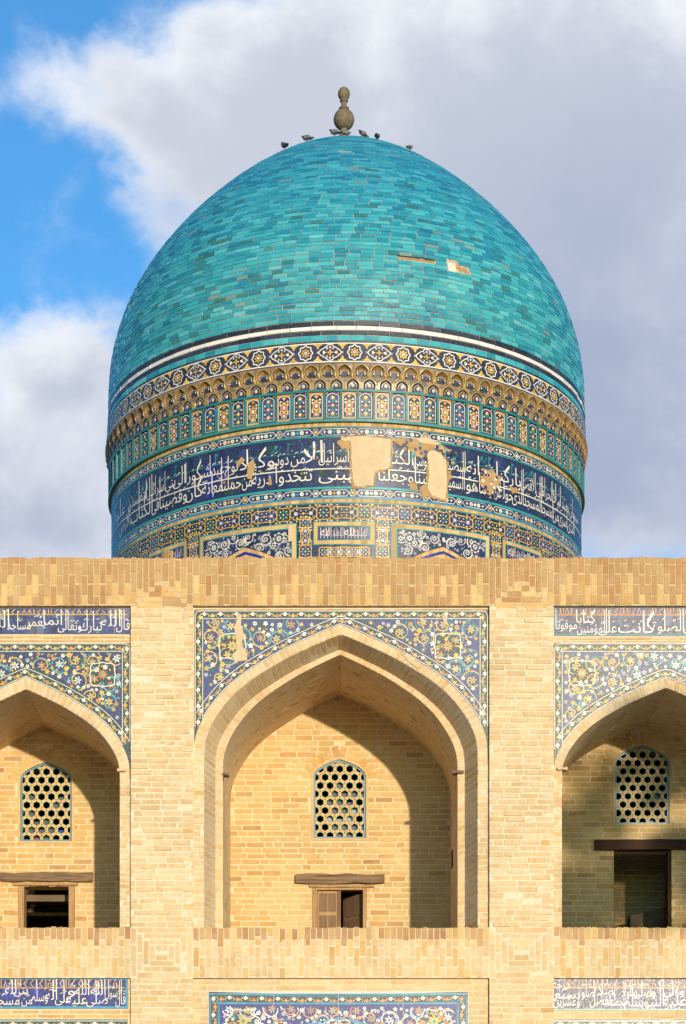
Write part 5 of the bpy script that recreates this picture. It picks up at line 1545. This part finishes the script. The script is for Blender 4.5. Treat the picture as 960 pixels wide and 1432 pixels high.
# --- girih band, cartouches and arched panels below
def lower_drum():
    p = Pat(cyl(RI), .0015, .1); r = random.Random(5); k = .00975
    z0, z1 = zb, zi(704.2)
    p.rect(-LU, LU, z0, z1, 'navy', 0)
    def unit(u, v, a, b, alt, rot=False):
        """lobed yellow knot with small jewels"""
        q = lambda x, y: (u + (y if rot else x), v + (x if rot else y))
        pts = []
        for i in range(40):
            t = 2 * PI * i / 40
            if alt: x, y = a * (1 + .13 * math.cos(4 * t + PI)) * math.cos(t), b * (1 + .13 * math.cos(4 * t + PI)) * math.sin(t)
            else: x, y = a * math.copysign(abs(math.cos(t)) ** .75, math.cos(t)) * (1 + .05 * math.cos(6 * t)), b * math.copysign(abs(math.sin(t)) ** .6, math.sin(t)) * (1 - .22 * math.exp(-(math.cos(t) * 2.2) ** 2))
            pts.append(q(x, y))
        g = r.choice(('navy', 'navy', 'cobalt', 'black_green'))
        p.poly(pts, g, 1); p.ribbon(pts, .0115, 'yellow', 3, True)
        if alt:
            p.flower(*q(0, 0), .030, 4, 'teal', 'yellow', 4, .35)
            for i in range(8):
                t = PI / 4 * i; p.diamond(*q(a * .56 * math.cos(t), b * .56 * math.sin(t)), .012, ('yellow', 'cream')[i % 2], 4)
            for i in range(4):
                t = PI / 4 + PI / 2 * i; p.ribbon([q(a * .2 * math.cos(t), b * .2 * math.sin(t)), q(a * .8 * math.cos(t), b * .8 * math.sin(t))], .006, 'teal', 2)
        else:
            c = r.choice(('yellow', 'yellow', 'yellow', 'orange'))
            p.diamond(*q(0, 0), .020, c, 4)
            for sg in (-1, 1):
                p.flower(*q(sg * a * .60, 0), .034, 4, 'lilac', 'cream', 4, .2, PI / 4)
                for s2 in (-1, 1):
                    p.diamond(*q(sg * a * .48, s2 * b * .62), .018, c, 4); p.disc(*q(sg * a * .2, s2 * b * .42), .010, 'cream', 4, 6); p.disc(*q(sg * a * .78, s2 * b * .45), .008, 'cream', 4, 6)
            p.ribbon([q(-a * .5, 0), q(a * .5, 0)], .006, 'yellow', 2)
    def filler(u, v, w, h):
        for x in (-1, 1):
            for y in (-1, 1):
                p.diamond(u + x * w, v + y * h, .016, 'yellow', 3); p.disc(u + x * w * .55, v + y * h, .009, 'cream', 3, 6)
    per = RI * math.radians(45)     # a cartouche bay and an arched bay
    zA0, zA1 = zi(729), zi(704.2); vm = (zA0 + zA1) / 2; hb = (zA1 - zA0) / 2
    centre = ANG(481.5) * RI
    n = 16
    for j in range(-4, 5):
        c = centre + j * per
        if abs(c) > LU: continue
        # horizontal girih band: eight units per bay
        for i in range(8):
            u = c - per / 2 + per * (i + .5) / 8; u2 = c - per / 2 + per * i / 8
            if i % 2 == 0: unit(u + per / 16, vm, per / 8 * .62, hb * .66, False) if False else None
        step = per / 5.0
        for i in range(5):
            u = c + (i - 2) * step
            unit(u, vm, step * .315, hb * .80, False); unit(u + step / 2, vm, step * .185, hb * .82, True)
            filler(u, vm, step * .30, hb * .88); filler(u + step / 2, vm, step * .17, hb * .90)
        # verticals either side of the cartouche
        wv = RI * math.radians(3.2); uv_ = RI * math.radians(8.55)
        for sg in (-1, 1):
            u = c + sg * uv_
            unit(u, zi(748), hb * .92, wv * .40, False, True); unit(u, zi(770), wv * .45, wv * .45, True); unit(u, zi(729.5), wv * .42, wv * .42, True)
            unit(u, zi(792), hb * .92, wv * .40, False, True)
            for y in (738, 758, 780): filler(u, zi(y), wv * .42, .02)
        # cartouche
        hw = RI * math.radians(6.85); t, b = zi(728.6), zi(762)
        def frame(u0, u1, v0, v1):
            p.rect(u0, u1, v0, v1, 'teal', 4); p.rect(u0 + .014, u1 - .014, v0 + .014, v1 - .014, 'tan_strip', 5); p.rect(u0 + .062, u1 - .062, v0 + .062, v1 - .062, 'teal', 6); p.rect(u0 + .076, u1 - .076, v0 + .076, v1 - .076, 'navy', 7)
        frame(c - hw, c + hw, b, t)
        top, bot = t - .088, b + .088; i = 0
        for wd in ('\u0627\u0644\u0645\u0644\u0643', '\u0644\u0644\u0647', '\u0627\u0644\u0639\u0638\u0645\u0629', '\u0644\u0644\u0647'):
            fw = (2 * hw - .19) * (.30, .20, .30, .20)[i]; ue = c + hw - .095 - (2 * hw - .19) * (0, .30, .50, .80)[i]
            write(p, wd, ue - fw * .94, ue, bot + .03, .085, top, 'cream' if i % 2 else 'lilac', 8); i += 1
        for q in range(14): p.rect(c - hw + .10 + q * (2 * hw - .2) / 14, c - hw + .111 + q * (2 * hw - .2) / 14, bot, top - .02 * (q % 3), 'lilac', 7.6)
        for q in (-.5, .35): p.diamond(c + q * hw, (top + bot) / 2 + .02, .018, 'yellow', 10)
        # second row of girih under the cartouche
        for i in range(-1, 2):
            unit(c + i * hw * .62, zi(772), hw * .20, .075, i == 0 or True); 
        for i in (-1, 1): unit(c + i * hw * .31, zi(772), hw * .24, .075, False)
        # arched panel of the next bay
        a0, a1 = c + RI * math.radians(10.4), c + RI * math.radians(34.6)
        t2, b2 = zi(729), zb + .02
        for d, col, l in ((0, 'teal', 4), (.016, 'tan_strip', 5), (.068, 'teal', 6), (.084, 'navy', 7)): p.rect(a0 + d, a1 - d, b2, t2 - d, col, l)
        cx = (a0 + a1) / 2; aw = (a1 - a0) / 2 - .12
        A = arch(cx, aw, zi(806), zi(757)); A2 = arch(cx, aw - .05, zi(806), zi(762.5)); A3 = arch(cx, aw - .10, zi(806), zi(767))
        def cols(P, colr, l):
            q = [w for w in P]
            for s0, s1 in zip(q, q[1:]): p.poly([(s0[0], b2), (s1[0], b2), s1, s0], colr, l)
        cols(A, 'tan_strip', 10); cols(A2, 'royal', 10.7); cols(A3, 'tan_strip', 11.4)
        for _ in range(50):
            u, v = cx + (r.randint(-12, 12)) * .042, zi(790) + r.randint(0, 8) * .036
            h = at_x(A3, u); 
            if h and v + .05 < h: p.rect(u - .018, u + .018, v - .016, v + .016, r.choice(('royal', 'sky_tile', 'royal')), 12 + .02 * (_ % 9))
        ins = lambda u, v, mg: a0 + .09 + mg < u < a1 - .09 - mg and v < t2 - .09 - mg and (at_x(A, u) or zi(806)) + mg < v
        vines = dict(vine=('cream', 'lilac'), vine2='cream', big=('cream',), eye='navy', leaf=('cream', 'lilac', 'teal'), small=('lilac', 'lilac', 'cream'), eyes=('navy',))
        for sg in (-1, 1):
            u, v = cx + sg * (a1 - a0) * .33, t2 - .20
            p.flower(u, v, .088, 8, 'cream', 'navy', 8, .12); p.disc(u, v, .066, 'navy', 9, 12); p.flower(u, v, .050, 8, 'cream', 'teal', 9.6, .3)
        p.disc(cx, t2 - .17, .020, 'cream', 10, 6, .035)
        save = ins
        scroll_field(p, lambda u, v, mg: save(u, v, mg * .6) and all(math.dist((u, v), (cx + sg * (a1 - a0) * .33, t2 - .20)) > .085 for sg in (-1, 1)), a0, a1, zi(775), t2, .0066, r, vines, 8, .03)
    # broken away on the left: bare brick shows
    for (a, b, c, d, mt) in ((229, 243, 738, 775, 'plaster'), (243, 262, 757, 785, 'weathered_brick'), (178, 242, 771, 790, 'dark_mortar_and_shade'), (262, 266, 755, 790, 'tan_strip'), (404, 410.5, 733, 755, 'plaster')):
        p.rect(ANG(a) * RI, ANG(b) * RI, zi(d), zi(c), mt, 14 if a > 230 else 15)
    p.build('girih_band', drum, 'stuff')
    for (a, b, c, d) in ((229, 243, 738, 790), (243, 264, 755, 762)):
        n = 4; m = MB()
        for i in range(n):
            t0, t1 = ANG(a + (b - a) * i / n), ANG(a + (b - a) * (i + 1) / n)
            pr = RI + .05 + R_.uniform(-.012, .012)
            q = [(AX + rr * math.sin(t), AY - rr * math.cos(t)) for rr, t in ((pr, t0), (pr, t1), (RI - .02, t1), (RI - .02, t0))]
            for z0_, z1_ in ((zi(d), zi(c) + R_.uniform(-.01, .01)),):
                m.strip([(x, y, z0_) for x, y in q], [(x, y, z1_) for x, y in q], 0, True); m.poly([(x, y, z1_) for x, y in q]); m.poly([(x, y, z0_) for x, y in q])
        m.build('bare_brick', 'weathered_brick', drum)
lower_drum()

# ================================================================== pigeons on the dome
def contour(px):
    """highest visible point of the dome in a photo column"""
    best = None
    for i in range(500):
        s = PL * i / 500; r, z = sp(s)
        for q in range(181):
            t = -PI + 2 * PI * q / 180
            x, y = AX + r * math.sin(t), AY - r * math.cos(t); d = y + D
            if abs(480 + F * x / d - px) < 1.6:
                v = YH - F * (z - ZC) / d
                if best is None or v < best[0]: best = (v, x, y, z)
    return best
def pigeon(label, px, head, look, size, dpx=0.0, crouch=0.0):
    """head: heading in degrees in plan (0 = right, 90 = away); look: head turn"""
    c = contour(px); P = Vector(c[1:]) + Vector((0, -.03, -.028 * size))
    t = thing('pigeon', label, 'pigeon', P, 'pigeons perched on the dome')
    h = math.radians(head)
    fw = Vector((math.cos(h), math.sin(h), 0)); sd = Vector((-math.sin(h), math.cos(h), 0)); up = Vector((0, 0, 1))
    def w(a, b, c_): return (fw * a + sd * b + up * c_) * size
    bm = MB()
    # body sections from tail to beak: (forward, height, half width, half height)
    secs = [(-.205, .060, .022, .006), (-.14, .075, .030, .012), (-.085, .092, .046, .038), (-.03, .105, .062, .058), (.03, .118, .063, .066), (.075, .136, .052, .060),
            (.098, .165, .036, .042), (.106, .192, .027, .029), (.112, .214, .026, .026), (.126, .226, .024, .023), (.142, .224, .015, .015), (.150, .219, .007, .007), (.166, .214, .003, .003)]
    rings = []
    for (a, b, ww, hh) in secs:
        b -= crouch * max(0, b - .09)
        tilt = -.5 if .09 < a < .11 else 0
        rings.append([w(a + .6 * tilt * hh * math.sin(2 * PI * q / 12), ww * math.cos(2 * PI * q / 12), b + hh * math.sin(2 * PI * q / 12)) for q in range(12)])
    for k, (r0, r1) in enumerate(zip(rings, rings[1:])): bm.strip(r0, r1, 1 if 5 <= k <= 9 or k == 0 else 0 if k < 10 else 2, True)
    bm.poly(rings[0][::-1], 1); bm.poly(rings[-1], 2)
    def local(b, name, mats):
        o = bpy.data.objects.new(name, b.mesh(name, mats, True)); COL.objects.link(o); o.parent = t
        return o
    local(bm, 'body', ['pigeon_grey', 'pigeon_dark', 'pigeon_foot'])
    for sg in (-1, 1):
        wg = MB(); out = [(.055, .140), (.03, .160), (-.04, .140), (-.12, .098), (-.185, .070), (-.12, .072), (-.04, .078), (.03, .095)]
        base = [w(a, sg * (.060 if a > -.06 else .045 if a > -.15 else .018), z - crouch * .03) for a, z in out]; top_ = [w(a, sg * (.070 if a > -.06 else .052 if a > -.15 else .020), z - crouch * .03) for a, z in out]
        wg.strip(base, top_, 0, True); wg.poly(top_ if sg > 0 else top_[::-1], 0)
        for (a0, a1) in ((-.05, -.03), (-.09, -.072)): wg.poly([w(a, sg * .0715 if a > -.06 else sg * .060, z) for a, z in ((a0, .085), (a1, .088), (a1 + .012, .135), (a0 + .012, .128))], 1)
        local(wg, 'wing', ['pigeon_wing', 'pigeon_dark'])
        lg = MB(); lg.tube([w(.012, sg * .022, .062), w(.008, sg * .022, .03), w(.012, sg * .022, -.012)], [.010 * size, .006 * size, .005 * size], 6)
        for a in (-.5, 0, .5, 2.9): lg.tube([w(.012, sg * .022, -.008), w(.012 + .032 * math.cos(a), sg * .022 + .032 * math.sin(a), -.014)], .004 * size, 5)
        local(lg, 'leg', ['pigeon_foot'])
    ey = MB()
    for sg in (-1, 1):
        q = [w(.128, sg * .0245, .230 - crouch * .13), w(.134, sg * .0235, .230 - crouch * .13), w(.131, sg * .024, .235 - crouch * .13)]; ey.poly(q)
    local(ey, 'eye', ['orange'])
pigeon('upright grey pigeon standing alone, lowest on the left slope of the dome', 397, 115, 0, .64)
pigeon('pigeon seen side on facing left, walking up the left slope of the dome', 428, 150, 0, .60, crouch=.5)
pigeon('pigeon pressed close against the left foot of the stone finial', 467, 150, 0, .62, crouch=.3)
pigeon('pigeon crouching low at the right foot of the stone finial', 486, 20, 0, .46, crouch=.8)
pigeon('dark pigeon with raised tail just right of the finial', 509, 215, 0, .52, crouch=.6)
pigeon('dark hunched pigeon, second to the right of the finial', 529, 80, 0, .55, crouch=.8)
pigeon('small dark pigeon sitting alone, farthest down the right slope', 575, 50, 0, .46, crouch=.3)

# ================================================================== added unseen tree right of the view, crown shaped to shade the right niche
def shade_tree():
    r = random.Random(8); tdist = 12.0
    k = tdist / 1.0
    def at(px, py): return Vector((X(px) - SUNV.x / SUNV.y * tdist, -tdist, Z(py) - SUNV.z / SUNV.y * tdist))
    c = at(1000, 1132); base = Vector((c.x + .15, c.y, 0))
    t = thing('added_shade_tree', 'added unseen tree with a broad flat crown, placed to shade the right niche', 'tree', base)
    m = MB(); top = c + Vector((0, 0, -1.0))
    m.tube([base, base + Vector((.05, .03, 2.5)), base + Vector((-.05, .05, 5.0)), top], [.17, .14, .11, .085], 10)
    for _ in range(11):
        e = at(r.uniform(872, 1130), r.uniform(1010, 1240)) + Vector((0, r.uniform(-.9, .9), 0)); q = top.lerp(e, .5) + Vector((0, 0, .15))
        m.tube([top - Vector((0, 0, .1)), q, e], [.06, .035, .012], 6)
    m.build('trunk', 'bark', t)
    b = MB()
    for q in range(125):
        px, py = (r.uniform(856, 1135), r.uniform(982, 1268)) if q % 3 else (r.uniform(853, 905), r.uniform(1040, 1272))
        cc = at(px, py) + Vector((0, r.uniform(-1.0, 1.0), 0))
        for _ in range(42):
            p = cc + Vector((r.gauss(0, .085), r.gauss(0, .12), r.gauss(0, .085)))
            a = Vector((r.gauss(0, 1), r.gauss(0, 1), r.gauss(0, .6))).normalized(); d = a.orthogonal().normalized(); l = r.uniform(.05, .085)
            b.poly([p - a * l, p + d * l * .55, p + a * l, p - d * l * .55])
    b.build('crown', 'leaf', t, kind='stuff')
shade_tree()
